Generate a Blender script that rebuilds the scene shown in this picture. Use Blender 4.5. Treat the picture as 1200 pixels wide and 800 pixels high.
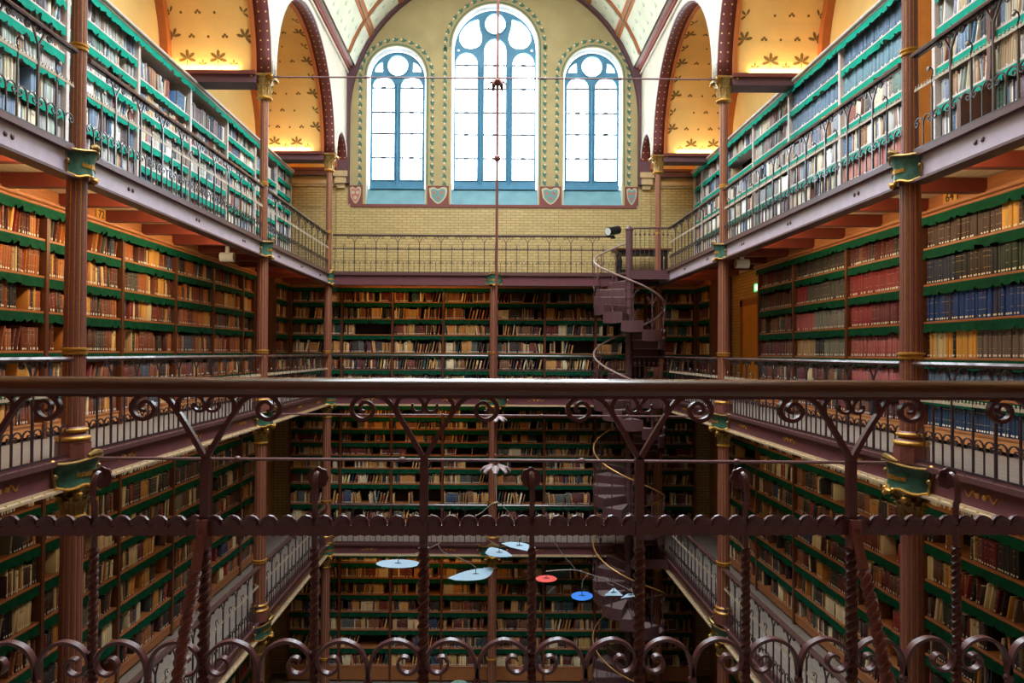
import bpy, bmesh, math, random
from math import sin, cos, pi, sqrt, radians
from mathutils import Vector, Matrix
from mathutils.geometry import tessellate_polygon

for o in list(bpy.data.objects):
    bpy.data.objects.remove(o)
SC = bpy.context.scene
COL = SC.collection
random.seed(7)
EYE = 1.08                      # eye height above the middle gallery floor (z = 0)

# ------------------------------------------------------------------ camera
cam_d = bpy.data.cameras.new('camera')
cam = bpy.data.objects.new('camera', cam_d)
COL.objects.link(cam)
FPX = 825.0
cam_d.sensor_fit = 'HORIZONTAL'
cam_d.sensor_width = 36
cam_d.lens = FPX * 36 / 1200
cam_d.clip_start = 0.05
YAW, PITCH, ROLL = 0.0, radians(0.9), radians(0.33)
PPX = 577.5                     # photo column of the optical axis: the frame is shifted, not turned
cam_d.shift_x = (600 - PPX) / 1200
CAM_M = (Matrix.Translation((0, 0, EYE)) @ Matrix.Rotation(-YAW, 4, 'Z')
         @ Matrix.Rotation(pi / 2 + PITCH, 4, 'X') @ Matrix.Rotation(ROLL, 4, 'Z'))
cam.matrix_world = CAM_M
SC.camera = cam

# ------------------------------------------------------------------ world, light, exposure
SC.view_settings.view_transform = 'Standard'
SC.view_settings.look = 'None'
SC.view_settings.gamma = 1
SC.view_settings.use_curve_mapping = False
SC.view_settings.exposure = 0.1
wd = bpy.data.worlds.new('sky')
SC.world = wd
wd.use_nodes = True
wn = wd.node_tree.nodes['Background']
wn.inputs['Color'].default_value = (0.86, 0.94, 1.0, 1)
wn.inputs['Strength'].default_value = 12.5
SC.cycles.use_denoising = True
SC.cycles.max_bounces = 8
SC.cycles.diffuse_bounces = 5
SC.cycles.glossy_bounces = 3
SC.cycles.transparent_max_bounces = 12


def area(name, loc, rot, sx, sy, power, col, portal=False, spread=pi):
    l = bpy.data.lights.new(name, 'AREA')
    l.shape = 'RECTANGLE'
    l.size, l.size_y, l.energy, l.color = sx, sy, power, col
    if portal:
        l.cycles.is_portal = True
    l.spread = spread
    o = bpy.data.objects.new(name, l)
    COL.objects.link(o)
    o.location = loc
    o.rotation_euler = rot
    return o


WARM = (1.0, 0.78, 0.46)
WARMER = (1.0, 0.50, 0.14)
area('skylight_portal', (0, 9.2, EYE + 9.5), (0, 0, 0), 5.4, 11.8, 1, (1, 1, 1), True)
for wx, ww, wz, wh in ((0, 2.3, 7.2, 5.2), (-2.73, 1.6, 6.45, 3.8), (2.73, 1.6, 6.45, 3.8)):
    area('window_portal', (wx, 20.05, EYE + wz), (-pi / 2, 0, 0), ww, wh, 1, (1, 1, 1), True)
LAMP_ROWS = []                  # lamps are added by the builders of the galleries below

# ------------------------------------------------------------------ materials


def lin(c):
    return tuple((v / 255 / 12.92) if v / 255 <= 0.04045 else ((v / 255 + 0.055) / 1.055) ** 2.4 for v in c)


def nn(nt, t, **kw):
    n = nt.nodes.new(t)
    for k, v in kw.items():
        setattr(n, k, v)
    return n


def mat(name, rgb, rough=0.5, metal=0.0, var=0.0, scale=6.0, bump=0.0, stretch=None, rgb2=None, spec=0.5, coat=0.0):
    m = bpy.data.materials.new(name)
    m.use_nodes = True
    nt = m.node_tree
    b = nt.nodes['Principled BSDF']
    c = lin(rgb)
    b.inputs['Base Color'].default_value = (*c, 1)
    b.inputs['Roughness'].default_value = rough
    b.inputs['Metallic'].default_value = metal
    b.inputs['Specular IOR Level'].default_value = spec
    b.inputs['Coat Weight'].default_value = coat
    if var > 0 or bump > 0:
        tc = nn(nt, 'ShaderNodeTexCoord')
        mp = nn(nt, 'ShaderNodeMapping')
        if stretch:
            mp.inputs['Scale'].default_value = stretch
        nz = nn(nt, 'ShaderNodeTexNoise')
        nz.inputs['Scale'].default_value = scale
        nz.inputs['Detail'].default_value = 4
        nt.links.new(tc.outputs['Object'], mp.inputs['Vector'])
        nt.links.new(mp.outputs['Vector'], nz.inputs['Vector'])
        if var > 0:
            mx = nn(nt, 'ShaderNodeMix', data_type='RGBA')
            c2 = lin(rgb2) if rgb2 else tuple(v * (1 - var) for v in c)
            c1 = c if rgb2 else tuple(min(1, v * (1 + var)) for v in c)
            mx.inputs[6].default_value = (*c1, 1)
            mx.inputs[7].default_value = (*c2, 1)
            rmp = nn(nt, 'ShaderNodeMapRange')
            rmp.inputs[1].default_value = 0.3
            rmp.inputs[2].default_value = 0.7
            nt.links.new(nz.outputs['Fac'], rmp.inputs[0])
            nt.links.new(rmp.outputs[0], mx.inputs[0])
            nt.links.new(mx.outputs[2], b.inputs['Base Color'])
        if bump > 0:
            bp = nn(nt, 'ShaderNodeBump')
            bp.inputs['Strength'].default_value = bump
            bp.inputs['Distance'].default_value = 0.01
            nt.links.new(nz.outputs['Fac'], bp.inputs['Height'])
            nt.links.new(bp.outputs['Normal'], b.inputs['Normal'])
    return m


M = {}
M['iron'] = mat('purple_brown_iron_paint', (90, 50, 52), 0.3, 0, 0.12, 30, 0.05, spec=0.5, coat=0.12)
M['rail_dark'] = mat('dark_rail_paint', (58, 42, 46), 0.32, 0, 0.12, 30, 0.03, spec=0.6, coat=0.3)
M['bar_top_lit'] = mat('top_lit_bar_paint', (186, 166, 140), 0.45, 0, 0.15, 30)  # light falling on the scallop tops is put into this bar colour
M['handrail_side'] = mat('dark_plum_handrail', (84, 60, 56), 0.26, 0, 0.15, 10, spec=0.6, coat=0.3)
M['tie'] = mat('greyed_plum_tie_rod_paint', (124, 92, 92), 0.3)
M['iron_red'] = mat('red_brown_iron_paint', (130, 76, 66), 0.4, 0, 0.12, 30, 0.05)
M['girder_skylit'] = mat('skylit_girder_paint', (198, 182, 196), 0.36, 0, 0.08, 8, 0.03)  # upper girders: paint lightened in colour for the skylight they reflect
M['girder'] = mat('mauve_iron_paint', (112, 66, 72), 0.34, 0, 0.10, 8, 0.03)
M['flange'] = mat('brown_flange_paint', (96, 62, 60), 0.36, 0, 0.1, 20)
M['cream'] = mat('cream_paint', (186, 162, 128), 0.45, 0, 0.1, 20)
M['gold'] = mat('gilding', (206, 154, 70), 0.4, 0.6, 0.2, 40)
M['brass'] = mat('aged_brass_leaf', (164, 132, 76), 0.36, 0.65, 0.35, 30, 0.2)
M['green_enamel'] = mat('green_enamel', (62, 102, 86), 0.25, 0, 0.35, 14)
M['handrail'] = mat('dark_polished_oak', (88, 52, 32), 0.24, 0, 0.35, 5, 0.06, (0.6, 14, 14), spec=0.6, coat=0.25)
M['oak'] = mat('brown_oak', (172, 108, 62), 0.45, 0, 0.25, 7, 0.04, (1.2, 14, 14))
M['oak_lit'] = mat('lit_plinth_oak', (208, 142, 84), 0.42, 0, 0.2, 7, 0.04, (1.2, 14, 14))  # plinth oak lightened to carry the light falling on it
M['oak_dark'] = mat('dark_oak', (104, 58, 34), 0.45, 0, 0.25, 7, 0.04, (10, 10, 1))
M['oak_skylit'] = mat('skylit_pale_oak', (206, 192, 182), 0.4, 0, 0.15, 7, 0.04, (1.2, 14, 14))  # upper-gallery oak, whitened in colour where the skylight strikes it
M['back'] = mat('dark_back_board', (42, 36, 32), 0.7, 0, 0.2, 8)
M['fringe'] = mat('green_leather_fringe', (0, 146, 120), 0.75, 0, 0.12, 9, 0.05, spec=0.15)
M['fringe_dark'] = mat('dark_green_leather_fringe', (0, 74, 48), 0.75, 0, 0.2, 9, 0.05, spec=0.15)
M['plank'] = mat('grey_worn_planks', (146, 134, 124), 0.5, 0, 0.18, 5, 0.04, (1, 12, 12))
M['plank_c'] = mat('ochre_ceiling_boards', (232, 206, 164), 0.5, 0, 0.12, 5, 0.03, (1, 12, 12))
M['joist'] = mat('red_painted_joist', (112, 44, 30), 0.45, 0, 0.12, 6)
M['plaster'] = mat('olive_tan_plaster', (174, 157, 110), 0.8, 0, 0.08, 2.2, 0.02)
M['spandrel'] = mat('pale_painted_plaster', (214, 200, 176), 0.8, 0, 0.35, 3.0, 0.02, None, (196, 190, 170))
M['vault'] = mat('pale_green_cream_vault_paint', (214, 214, 186), 0.8, 0, 0.1, 1.6, 0.02)
M['goldwall'] = mat('ochre_gold_plaster', (220, 178, 104), 0.75, 0, 0.07, 1.8, 0.02)
M['outwall'] = mat('yellow_plaster', (222, 186, 112), 0.8, 0, 0.06, 2)
M['rib_red'] = mat('oxblood_rib', (104, 44, 40), 0.55, 0, 0.1, 8)
M['rib_purple'] = mat('purple_rib', (92, 58, 66), 0.6, 0, 0.1, 8)
M['rib_pink'] = mat('dusty_pink_cornice_paint', (190, 164, 154), 0.7, 0, 0.08, 5)
M['rib_brown'] = mat('brown_vault_rib', (150, 112, 78), 0.65, 0, 0.1, 8)
M['stencil_vault'] = mat('grey_green_sprig_paint', (170, 184, 158), 0.8)
M['rib_orange'] = mat('orange_brown_rib', (176, 96, 40), 0.55, 0, 0.1, 8)
M['stencil'] = mat('olive_stencil_paint', (112, 84, 30), 0.8)
M['stencil_teal'] = mat('teal_stencil_paint', (66, 112, 96), 0.8)
M['stencil_pale'] = mat('pale_stencil_paint', (222, 214, 180), 0.8)
M['stencil_shield'] = mat('faded_shield_outline', (196, 184, 150), 0.8)
M['stencil_red'] = mat('red_brown_stencil_paint', (146, 74, 62), 0.8)
M['teal_frame'] = mat('blue_grey_window_frame', (66, 130, 162), 0.5, 0, 0.1, 6)
M['sill'] = mat('blue_grey_slate_sill', (104, 150, 160), 0.45, 0, 0.12, 3)
M['reveal'] = mat('white_reveal_paint', (226, 224, 214), 0.7)
M['lead'] = mat('lead_bar', (50, 54, 58), 0.5)
M['band_red'] = mat('red_brown_band', (124, 66, 60), 0.7)
M['shield_teal'] = mat('blue_green_shield', (104, 150, 144), 0.7)
M['shield_rose'] = mat('rose_shield', (184, 112, 104), 0.7)
M['stone'] = mat('buff_stone', (188, 166, 122), 0.7, 0, 0.1, 6)
M['stair'] = mat('plum_stair_iron', (92, 60, 62), 0.42, 0, 0.12, 20, 0.04)
M['stair_rail_highlit'] = mat('highlit_stair_handrail', (158, 128, 120), 0.3)  # upper rail lightened: its pale highlights are put into the colour
M['tread'] = mat('worn_tread_iron', (140, 120, 118), 0.42, 0, 0.3, 25, 0.1)
M['brass_rail'] = mat('brass_handrail', (196, 146, 84), 0.35, 0.4)
M['end_panel'] = mat('warm_lit_oak_end_panel', (206, 132, 54), 0.5, 0, 0.15, 4)  # warm light on the oak is painted in as orange
M['white'] = mat('white_enamel', (238, 238, 234), 0.4)
M['pale_blue'] = mat('pale_blue_mobile_leaf', (156, 184, 202), 0.5)
M['mob_red'] = mat('coral_red_mobile_disc', (232, 84, 76), 0.5)
M['mob_blue'] = mat('blue_mobile_disc', (44, 124, 226), 0.5)
M['wire'] = mat('pale_steel_wire', (170, 164, 150), 0.35, 0.4)
M['black'] = mat('black_paint', (22, 22, 24), 0.4)
M['door'] = mat('ochre_door_paint', (206, 134, 44), 0.5, 0, 0.08, 3)
M['jamb'] = mat('brown_door_frame', (150, 88, 30), 0.5)
M['plaque'] = mat('varnished_plaque', (206, 146, 66), 0.4)
M['pages'] = mat('book_pages', (226, 214, 186), 0.8)
M['label'] = mat('white_paper_label', (240, 236, 224), 0.7)
M['granite'] = mat('grey_floor_tile', (120, 112, 102), 0.5, 0, 0.15, 2)
M['stool'] = mat('pale_green_stool', (150, 190, 176), 0.5)


def lamp_mat(name, rgb, s):
    m = bpy.data.materials.new(name)
    m.use_nodes = True
    b = m.node_tree.nodes['Principled BSDF']
    b.inputs['Base Color'].default_value = (*lin(rgb), 1)
    b.inputs['Emission Color'].default_value = (*lin(rgb), 1)
    b.inputs['Emission Strength'].default_value = s
    return m


M['exit'] = lamp_mat('lit_exit_sign', (40, 190, 90), 1.6)
M['exit_white'] = lamp_mat('lit_exit_figure', (240, 255, 240), 2.2)


def glass_mat():
    m = bpy.data.materials.new('pale_clear_glass')
    m.use_nodes = True
    nt = m.node_tree
    nt.nodes.clear()
    out = nn(nt, 'ShaderNodeOutputMaterial')
    mx = nn(nt, 'ShaderNodeMixShader')
    tr = nn(nt, 'ShaderNodeBsdfTransparent')
    gl = nn(nt, 'ShaderNodeBsdfGlossy')
    tr.inputs[0].default_value = (0.97, 0.98, 1, 1)
    gl.inputs['Roughness'].default_value = 0.15
    mx.inputs[0].default_value = 0.05
    nt.links.new(tr.outputs[0], mx.inputs[1])
    nt.links.new(gl.outputs[0], mx.inputs[2])
    nt.links.new(mx.outputs[0], out.inputs[0])
    return m


M['glass'] = glass_mat()


def brick_mat(name, c1, c2, mortar, plane):
    m = mat(name, c1, 0.5)
    nt = m.node_tree
    b = nt.nodes['Principled BSDF']
    tc = nn(nt, 'ShaderNodeTexCoord')
    sp = nn(nt, 'ShaderNodeSeparateXYZ')
    cb = nn(nt, 'ShaderNodeCombineXYZ')
    nt.links.new(tc.outputs['Object'], sp.inputs[0])
    nt.links.new(sp.outputs[0 if plane == 'x' else 1], cb.inputs[0])
    nt.links.new(sp.outputs[2], cb.inputs[1])
    br = nn(nt, 'ShaderNodeTexBrick')
    br.inputs['Color1'].default_value = (*lin(c1), 1)
    br.inputs['Color2'].default_value = (*lin(c2), 1)
    br.inputs['Mortar'].default_value = (*lin(mortar), 1)
    br.inputs['Scale'].default_value = 1.0
    br.inputs['Brick Width'].default_value = 0.24
    br.inputs['Row Height'].default_value = 0.075
    br.inputs['Mortar Size'].default_value = 0.007
    nt.links.new(cb.outputs[0], br.inputs['Vector'])
    nt.links.new(br.outputs['Color'], b.inputs['Base Color'])
    bp = nn(nt, 'ShaderNodeBump')
    bp.inputs['Strength'].default_value = 0.4
    bp.inputs['Distance'].default_value = 0.004
    bp.invert = True
    nt.links.new(br.outputs['Fac'], bp.inputs['Height'])
    nt.links.new(bp.outputs['Normal'], b.inputs['Normal'])
    return m


M['brick_end'] = brick_mat('yellow_glazed_brick', (198, 172, 112), (184, 158, 100), (130, 110, 72), 'x')
M['brick_side'] = brick_mat('yellow_glazed_brick_side', (206, 160, 84), (190, 146, 76), (132, 100, 60), 'y')


def dots_mat(name, base, dot, du, dv):
    """Painted dots on a strip: UV runs in metres along and across it."""
    m = mat(name, base, 0.6)
    nt = m.node_tree
    b = nt.nodes['Principled BSDF']
    uv = nn(nt, 'ShaderNodeUVMap')
    mp = nn(nt, 'ShaderNodeVectorMath', operation='MULTIPLY')
    mp.inputs[1].default_value = (1 / du, 1 / dv, 0)
    fr = nn(nt, 'ShaderNodeVectorMath', operation='FRACTION')
    sb = nn(nt, 'ShaderNodeVectorMath', operation='SUBTRACT')
    sb.inputs[1].default_value = (0.5, 0.5, 0)
    ml = nn(nt, 'ShaderNodeVectorMath', operation='MULTIPLY')
    ml.inputs[1].default_value = (du, dv, 0)
    ln = nn(nt, 'ShaderNodeVectorMath', operation='LENGTH')
    lt = nn(nt, 'ShaderNodeMath', operation='LESS_THAN')
    lt.inputs[1].default_value = 0.014
    mx = nn(nt, 'ShaderNodeMix', data_type='RGBA')
    mx.inputs[6].default_value = (*lin(base), 1)
    mx.inputs[7].default_value = (*lin(dot), 1)
    L = nt.links.new
    L(uv.outputs[0], mp.inputs[0]); L(mp.outputs[0], fr.inputs[0]); L(fr.outputs[0], sb.inputs[0])
    L(sb.outputs[0], ml.inputs[0]); L(ml.outputs[0], ln.inputs[0]); L(ln.outputs['Value'], lt.inputs[0])
    L(lt.outputs[0], mx.inputs[0]); L(mx.outputs[2], b.inputs['Base Color'])
    return m


M['rib_dots'] = dots_mat('oxblood_rib_with_dots', (104, 44, 40), (226, 190, 130), 0.16, 0.13)
M['archivolt'] = dots_mat('pale_archivolt_with_dots', (222, 212, 192), (100, 70, 70), 0.14, 0.12)


def book_mat(name, use_attr):
    m = mat(name, (120, 80, 60), 0.55)
    nt = m.node_tree
    b = nt.nodes['Principled BSDF']
    L = nt.links.new
    if use_attr:
        at = nn(nt, 'ShaderNodeAttribute', attribute_name='cover')
        col, rnd = at.outputs['Color'], at.outputs['Alpha']
    else:
        oi = nn(nt, 'ShaderNodeObjectInfo')
        col, rnd = oi.outputs['Color'], oi.outputs['Random']
    uv = nn(nt, 'ShaderNodeUVMap')
    sp = nn(nt, 'ShaderNodeSeparateXYZ')
    L(uv.outputs[0], sp.inputs[0])
    # gilt lines across the spine: bands at v = 0.15 / 0.78 / 0.86, only on some books
    def band(c, w):
        s = nn(nt, 'ShaderNodeMath', operation='SUBTRACT'); s.inputs[1].default_value = c
        a = nn(nt, 'ShaderNodeMath', operation='ABSOLUTE')
        l = nn(nt, 'ShaderNodeMath', operation='LESS_THAN'); l.inputs[1].default_value = w
        L(sp.outputs[1], s.inputs[0]); L(s.outputs[0], a.inputs[0]); L(a.outputs[0], l.inputs[0])
        return l.outputs[0]
    def mx2(op, a, bb):
        n = nn(nt, 'ShaderNodeMath', operation=op)
        L(a, n.inputs[0])
        if hasattr(bb, 'links'):
            L(bb, n.inputs[1])
        else:
            n.inputs[1].default_value = bb
        return n.outputs[0]
    lines = mx2('MAXIMUM', mx2('MAXIMUM', band(0.3, 0.008), band(0.70, 0.008)), band(0.88, 0.008))
    title = band(0.79, 0.055)
    on_lines = mx2('MULTIPLY', lines, mx2('LESS_THAN', mx2('FRACT', mx2('MULTIPLY', rnd, 7.3), 0), 0.45))
    on_title = mx2('MULTIPLY', title, mx2('LESS_THAN', mx2('FRACT', mx2('MULTIPLY', rnd, 13.7), 0), 0.28))
    a1 = nn(nt, 'ShaderNodeMix', data_type='RGBA')
    a1.inputs[7].default_value = (*lin((206, 172, 110)), 1)
    L(mx2('MULTIPLY', on_lines, 0.7), a1.inputs[0]); L(col, a1.inputs[6])
    a2 = nn(nt, 'ShaderNodeMix', data_type='RGBA')
    hs = nn(nt, 'ShaderNodeHueSaturation'); hs.inputs['Value'].default_value = 0.35
    L(col, hs.inputs['Color'])
    L(hs.outputs[0], a2.inputs[7]); L(mx2('MULTIPLY', on_title, 0.8), a2.inputs[0]); L(a1.outputs[2], a2.inputs[6])
    L(a2.outputs[2], b.inputs['Base Color'])
    return m


M['book_stuff'] = book_mat('book_bindings', True)
M['book'] = book_mat('book_binding', False)

# ------------------------------------------------------------------ mesh building


class MB:
    def __init__(s):
        s.v, s.f, s.m, s.mats, s.uv = [], [], [], [], {}

    def mi(s, m):
        if m not in s.mats:
            s.mats.append(m)
        return s.mats.index(m)

    def add(s, vs, fs, m):
        n = len(s.v)
        s.v.extend(vs)
        k = s.mi(m)
        for f in fs:
            s.f.append(tuple(i + n for i in f))
            s.m.append(k)
        return n

    def box(s, x0, x1, y0, y1, z0, z1, m, mtx=None):
        vs = [(x0, y0, z0), (x1, y0, z0), (x1, y1, z0), (x0, y1, z0), (x0, y0, z1), (x1, y0, z1), (x1, y1, z1), (x0, y1, z1)]
        if mtx is not None:
            vs = [tuple(mtx @ Vector(v)) for v in vs]
        s.add(vs, [(0, 3, 2, 1), (4, 5, 6, 7), (0, 1, 5, 4), (1, 2, 6, 5), (2, 3, 7, 6), (3, 0, 4, 7)], m)

    def cbox(s, x0, x1, y0, y1, z0, z1, m, c=0.004):
        """Box with chamfered long edges (octagon section in y/z, run along x)."""
        pts = [(y0 + c, z0), (y1 - c, z0), (y1, z0 + c), (y1, z1 - c), (y1 - c, z1), (y0 + c, z1), (y0, z1 - c), (y0, z0 + c)]
        vs = [(x0, p[0], p[1]) for p in pts] + [(x1, p[0], p[1]) for p in pts]
        fs = [tuple((i, (i + 1) % 8, 8 + (i + 1) % 8, 8 + i)) for i in range(8)] + [tuple(range(7, -1, -1)), tuple(range(8, 16))]
        s.add(vs, fs, m)

    def tube(s, pts, r, m, n=6, cap=True, rs=None):
        pts = [Vector(p) for p in pts]
        rings = []
        up = Vector((0, 0, 1))
        prev = None
        for i, p in enumerate(pts):
            d = (pts[min(i + 1, len(pts) - 1)] - pts[max(i - 1, 0)]).normalized()
            if prev is None:
                a = d.cross(up)
                if a.length < 0.05:
                    a = d.cross(Vector((1, 0, 0)))
                a.normalize()
            else:
                a = (prev - d * prev.dot(d)).normalized()
            prev = a
            b = d.cross(a)
            rr = rs[i] if rs else r
            rings.append([p + (a * cos(2 * pi * k / n) + b * sin(2 * pi * k / n)) * rr for k in range(n)])
        vs = [tuple(v) for R in rings for v in R]
        fs = []
        for i in range(len(rings) - 1):
            for k in range(n):
                fs.append((i * n + k, i * n + (k + 1) % n, (i + 1) * n + (k + 1) % n, (i + 1) * n + k))
        if cap:
            fs.append(tuple(range(n - 1, -1, -1)))
            fs.append(tuple((len(rings) - 1) * n + k for k in range(n)))
        s.add(vs, fs, m)

    def lathe(s, prof, m, n=16, c=(0, 0, 0), flute=0.0, nf=0, gold=None, cap=True):
        """prof: (r, z) pairs turned about z; flutes modulate the radius."""
        vs = []
        for r, z in prof:
            for k in range(n):
                a = 2 * pi * k / n
                rr = r
                if flute and nf:
                    rr = r * (1 - flute * (1 if (k % (n // nf)) == 0 else 0))
                vs.append((c[0] + rr * cos(a), c[1] + rr * sin(a), c[2] + z))
        fs = []
        for i in range(len(prof) - 1):
            for k in range(n):
                fs.append((i * n + k, i * n + (k + 1) % n, (i + 1) * n + (k + 1) % n, (i + 1) * n + k))
        if cap:
            fs.append(tuple(range(n - 1, -1, -1)))
            fs.append(tuple((len(prof) - 1) * n + k for k in range(n)))
        s.add(vs, fs, m)

    def strap(s, pts, w, t, m, taper=None, y0=0.0):
        """Flat bar bent in the x/z plane: depth w along y, thickness t in the plane."""
        n = len(pts)
        vs = []
        for i, p in enumerate(pts):
            a = pts[max(i - 1, 0)]
            b = pts[min(i + 1, n - 1)]
            dx, dz = b[0] - a[0], b[1] - a[1]
            l = sqrt(dx * dx + dz * dz) or 1
            nx, nz = -dz / l, dx / l
            tt = t * (taper(i / (n - 1)) if taper else 1) / 2
            for sy, sn in ((-1, -1), (1, -1), (1, 1), (-1, 1)):
                vs.append((p[0] + nx * tt * sn, y0 + sy * w / 2, p[1] + nz * tt * sn))
        fs = []
        for i in range(n - 1):
            for k in range(4):
                fs.append((i * 4 + k, i * 4 + (k + 1) % 4, (i + 1) * 4 + (k + 1) % 4, (i + 1) * 4 + k))
        fs.append((3, 2, 1, 0))
        fs.append(tuple((n - 1) * 4 + k for k in range(4)))
        s.add(vs, fs, m)

    def twisted(s, p0, p1, side, pitch, m, step=22):
        p0, p1 = Vector(p0), Vector(p1)
        d = p1 - p0
        L = d.length
        d.normalize()
        a = d.cross(Vector((0, 1, 0))).normalized()
        b = d.cross(a)
        n = max(2, int(L / pitch * step))
        vs = []
        for i in range(n + 1):
            p = p0 + d * (L * i / n)
            an = 2 * pi * (L * i / n) / pitch
            for k in range(4):
                q = an + pi / 4 + k * pi / 2
                vs.append(tuple(p + (a * cos(q) + b * sin(q)) * side * 0.72))
        fs = []
        for i in range(n):
            for k in range(4):
                fs.append((i * 4 + k, i * 4 + (k + 1) % 4, (i + 1) * 4 + (k + 1) % 4, (i + 1) * 4 + k))
        fs += [(3, 2, 1, 0), tuple(n * 4 + k for k in range(4))]
        s.add(vs, fs, m)

    def plate(s, loops, fn, t, m, back=True):
        """Flat plate with holes. fn(u, v, w) -> 3D; w runs from 0 (front) to t (back)."""
        vl = [[Vector((p[0], p[1], 0)) for p in lp] for lp in loops]
        tris = tessellate_polygon(vl)
        flat = [p for lp in loops for p in lp]
        n = len(flat)
        vs = [fn(p[0], p[1], 0) for p in flat] + ([fn(p[0], p[1], t) for p in flat] if t else [])
        fs = [tuple(tr) for tr in tris]
        if t:
            if back:
                fs += [tuple(i + n for i in reversed(tr)) for tr in tris]
            k = 0
            for lp in loops:
                for i in range(len(lp)):
                    j = (i + 1) % len(lp)
                    fs.append((k + i, k + j, n + k + j, n + k + i))
                k += len(lp)
        s.add(vs, fs, m)

    def ball(s, c, r, m, n=8, sc=(1, 1, 1)):
        prof = []
        rows = n // 2 + 1
        vs = []
        for i in range(rows + 1):
            t = pi * i / rows
            for k in range(n):
                a = 2 * pi * k / n
                vs.append((c[0] + r * sc[0] * sin(t) * cos(a), c[1] + r * sc[1] * sin(t) * sin(a), c[2] + r * sc[2] * cos(t)))
        fs = []
        for i in range(rows):
            for k in range(n):
                fs.append((i * n + k, (i + 1) * n + k, (i + 1) * n + (k + 1) % n, i * n + (k + 1) % n))
        s.add(vs, fs, m)

    def xform(s, mtx, start=0):
        s.v[start:] = [tuple(mtx @ Vector(v)) for v in s.v[start:]]

    def mesh(s, name, smooth=False, fix=True):
        me = bpy.data.meshes.new(name)
        me.from_pydata(s.v, [], s.f)
        for m in s.mats:
            me.materials.append(M[m])
        me.polygons.foreach_set('material_index', s.m)
        if fix:
            bm = bmesh.new()
            bm.from_mesh(me)
            bmesh.ops.recalc_face_normals(bm, faces=bm.faces)
            bm.to_mesh(me)
            bm.free()
        if smooth:
            me.polygons.foreach_set('use_smooth', [True] * len(me.polygons))
            try:
                me.set_sharp_from_angle(angle=radians(40))
            except Exception:
                pass
        me.update()
        return me

    def build(s, name, parent=None, smooth=False, fix=True):
        return put(name, s.mesh(name, smooth, fix), parent)


def put(name, me, parent=None, loc=None, rz=None, scale=None):
    o = bpy.data.objects.new(name, me)
    COL.objects.link(o)
    if parent is not None:
        o.parent = parent
    if loc is not None:
        o.location = loc
    if rz is not None:
        o.rotation_euler = (0, 0, rz)
    if scale is not None:
        o.scale = scale
    return o


def tag(o, label, cat, group=None, kind=None):
    o['label'] = label
    o['category'] = cat
    if group:
        o['group'] = group
    if kind:
        o['kind'] = kind
    return o


def thing(name, label, cat, loc=(0, 0, 0), rz=0.0, group=None, kind=None):
    o = bpy.data.objects.new(name, None)
    COL.objects.link(o)
    o.empty_display_size = 0.1
    o.location = loc
    o.rotation_euler = (0, 0, rz)
    return tag(o, label, cat, group, kind)


def smooth_path(pts, n=4):
    out = []
    P = [pts[0]] + list(pts) + [pts[-1]]
    for i in range(1, len(P) - 2):
        p0, p1, p2, p3 = P[i - 1], P[i], P[i + 1], P[i + 2]
        for k in range(n):
            t = k / n
            out.append(tuple(0.5 * (2 * p1[j] + (p2[j] - p0[j]) * t + (2 * p0[j] - 5 * p1[j] + 4 * p2[j] - p3[j]) * t * t
                                    + (3 * p1[j] - p0[j] - 3 * p2[j] + p3[j]) * t ** 3) for j in range(len(p1))))
    out.append(tuple(pts[-1]))
    return out


def arc(cx, cz, r, a0, a1, n, rz=None):
    rz = rz or r
    return [(cx + r * cos(a0 + (a1 - a0) * i / n), cz + rz * sin(a0 + (a1 - a0) * i / n)) for i in range(n + 1)]


def ordinal(n):
    w = ['first', 'second', 'third', 'fourth', 'fifth', 'sixth', 'seventh', 'eighth', 'ninth', 'tenth', 'eleventh', 'twelfth']
    if n <= 12:
        return w[n - 1]
    return '%d%s' % (n, 'th' if 10 <= n % 100 <= 20 else {1: 'st', 2: 'nd', 3: 'rd'}.get(n % 10, 'th'))


# ------------------------------------------------------------------ main dimensions (metres)
A = 4.2                         # half width of the void, to the column centres
XS = 5.46                       # face of the side bookcases
XW = 5.98                       # outer side walls
Y1, Y2, Y3 = 7.07, 12.81, 17.91  # column rows
YE, YW = 18.92, 19.40           # face of the end bookcases, end wall
FU, FM, FL, FG = 3.06, 0.0, -3.78, -7.72   # floors: upper, middle, lower gallery, ground
ZS = EYE + 5.05                 # springing of the arcade arches
ZC = EYE + 7.87                 # cornice under the main vault
VZ, VR = EYE + 6.52, 4.06       # main vault centre and radius
# ------------------------------------------------------------------ the room shell


def structure(o, label, cat):
    return tag(o, label, cat, None, 'structure')


def uv_strip(name, rows, mname, parent=None, smooth=True):
    """rows: list of (list of points across, u, [v...]); quads with UVs in metres."""
    vs, fs, uvs = [], [], []
    w = len(rows[0][0])
    for pts, u, v in rows:
        vs.extend([tuple(p) for p in pts])
    for i in range(len(rows) - 1):
        for k in range(w - 1):
            fs.append((i * w + k, i * w + k + 1, (i + 1) * w + k + 1, (i + 1) * w + k))
    me = bpy.data.meshes.new(name)
    me.from_pydata(vs, [], fs)
    ul = me.uv_layers.new(name='UVMap')
    flat = []
    for i in range(len(rows) - 1):
        for k in range(w - 1):
            flat += [rows[i][1], rows[i][2][k], rows[i][1], rows[i][2][k + 1], rows[i + 1][1], rows[i + 1][2][k + 1], rows[i + 1][1], rows[i + 1][2][k]]
    ul.data.foreach_set('uv', flat)
    me.materials.append(M[mname])
    if smooth:
        me.polygons.foreach_set('use_smooth', [True] * len(me.polygons))
    o = put(name, me, parent)
    md = o.modifiers.new('thickness', 'SOLIDIFY')
    md.thickness = 0.02
    md.offset = 0
    return o


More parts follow.
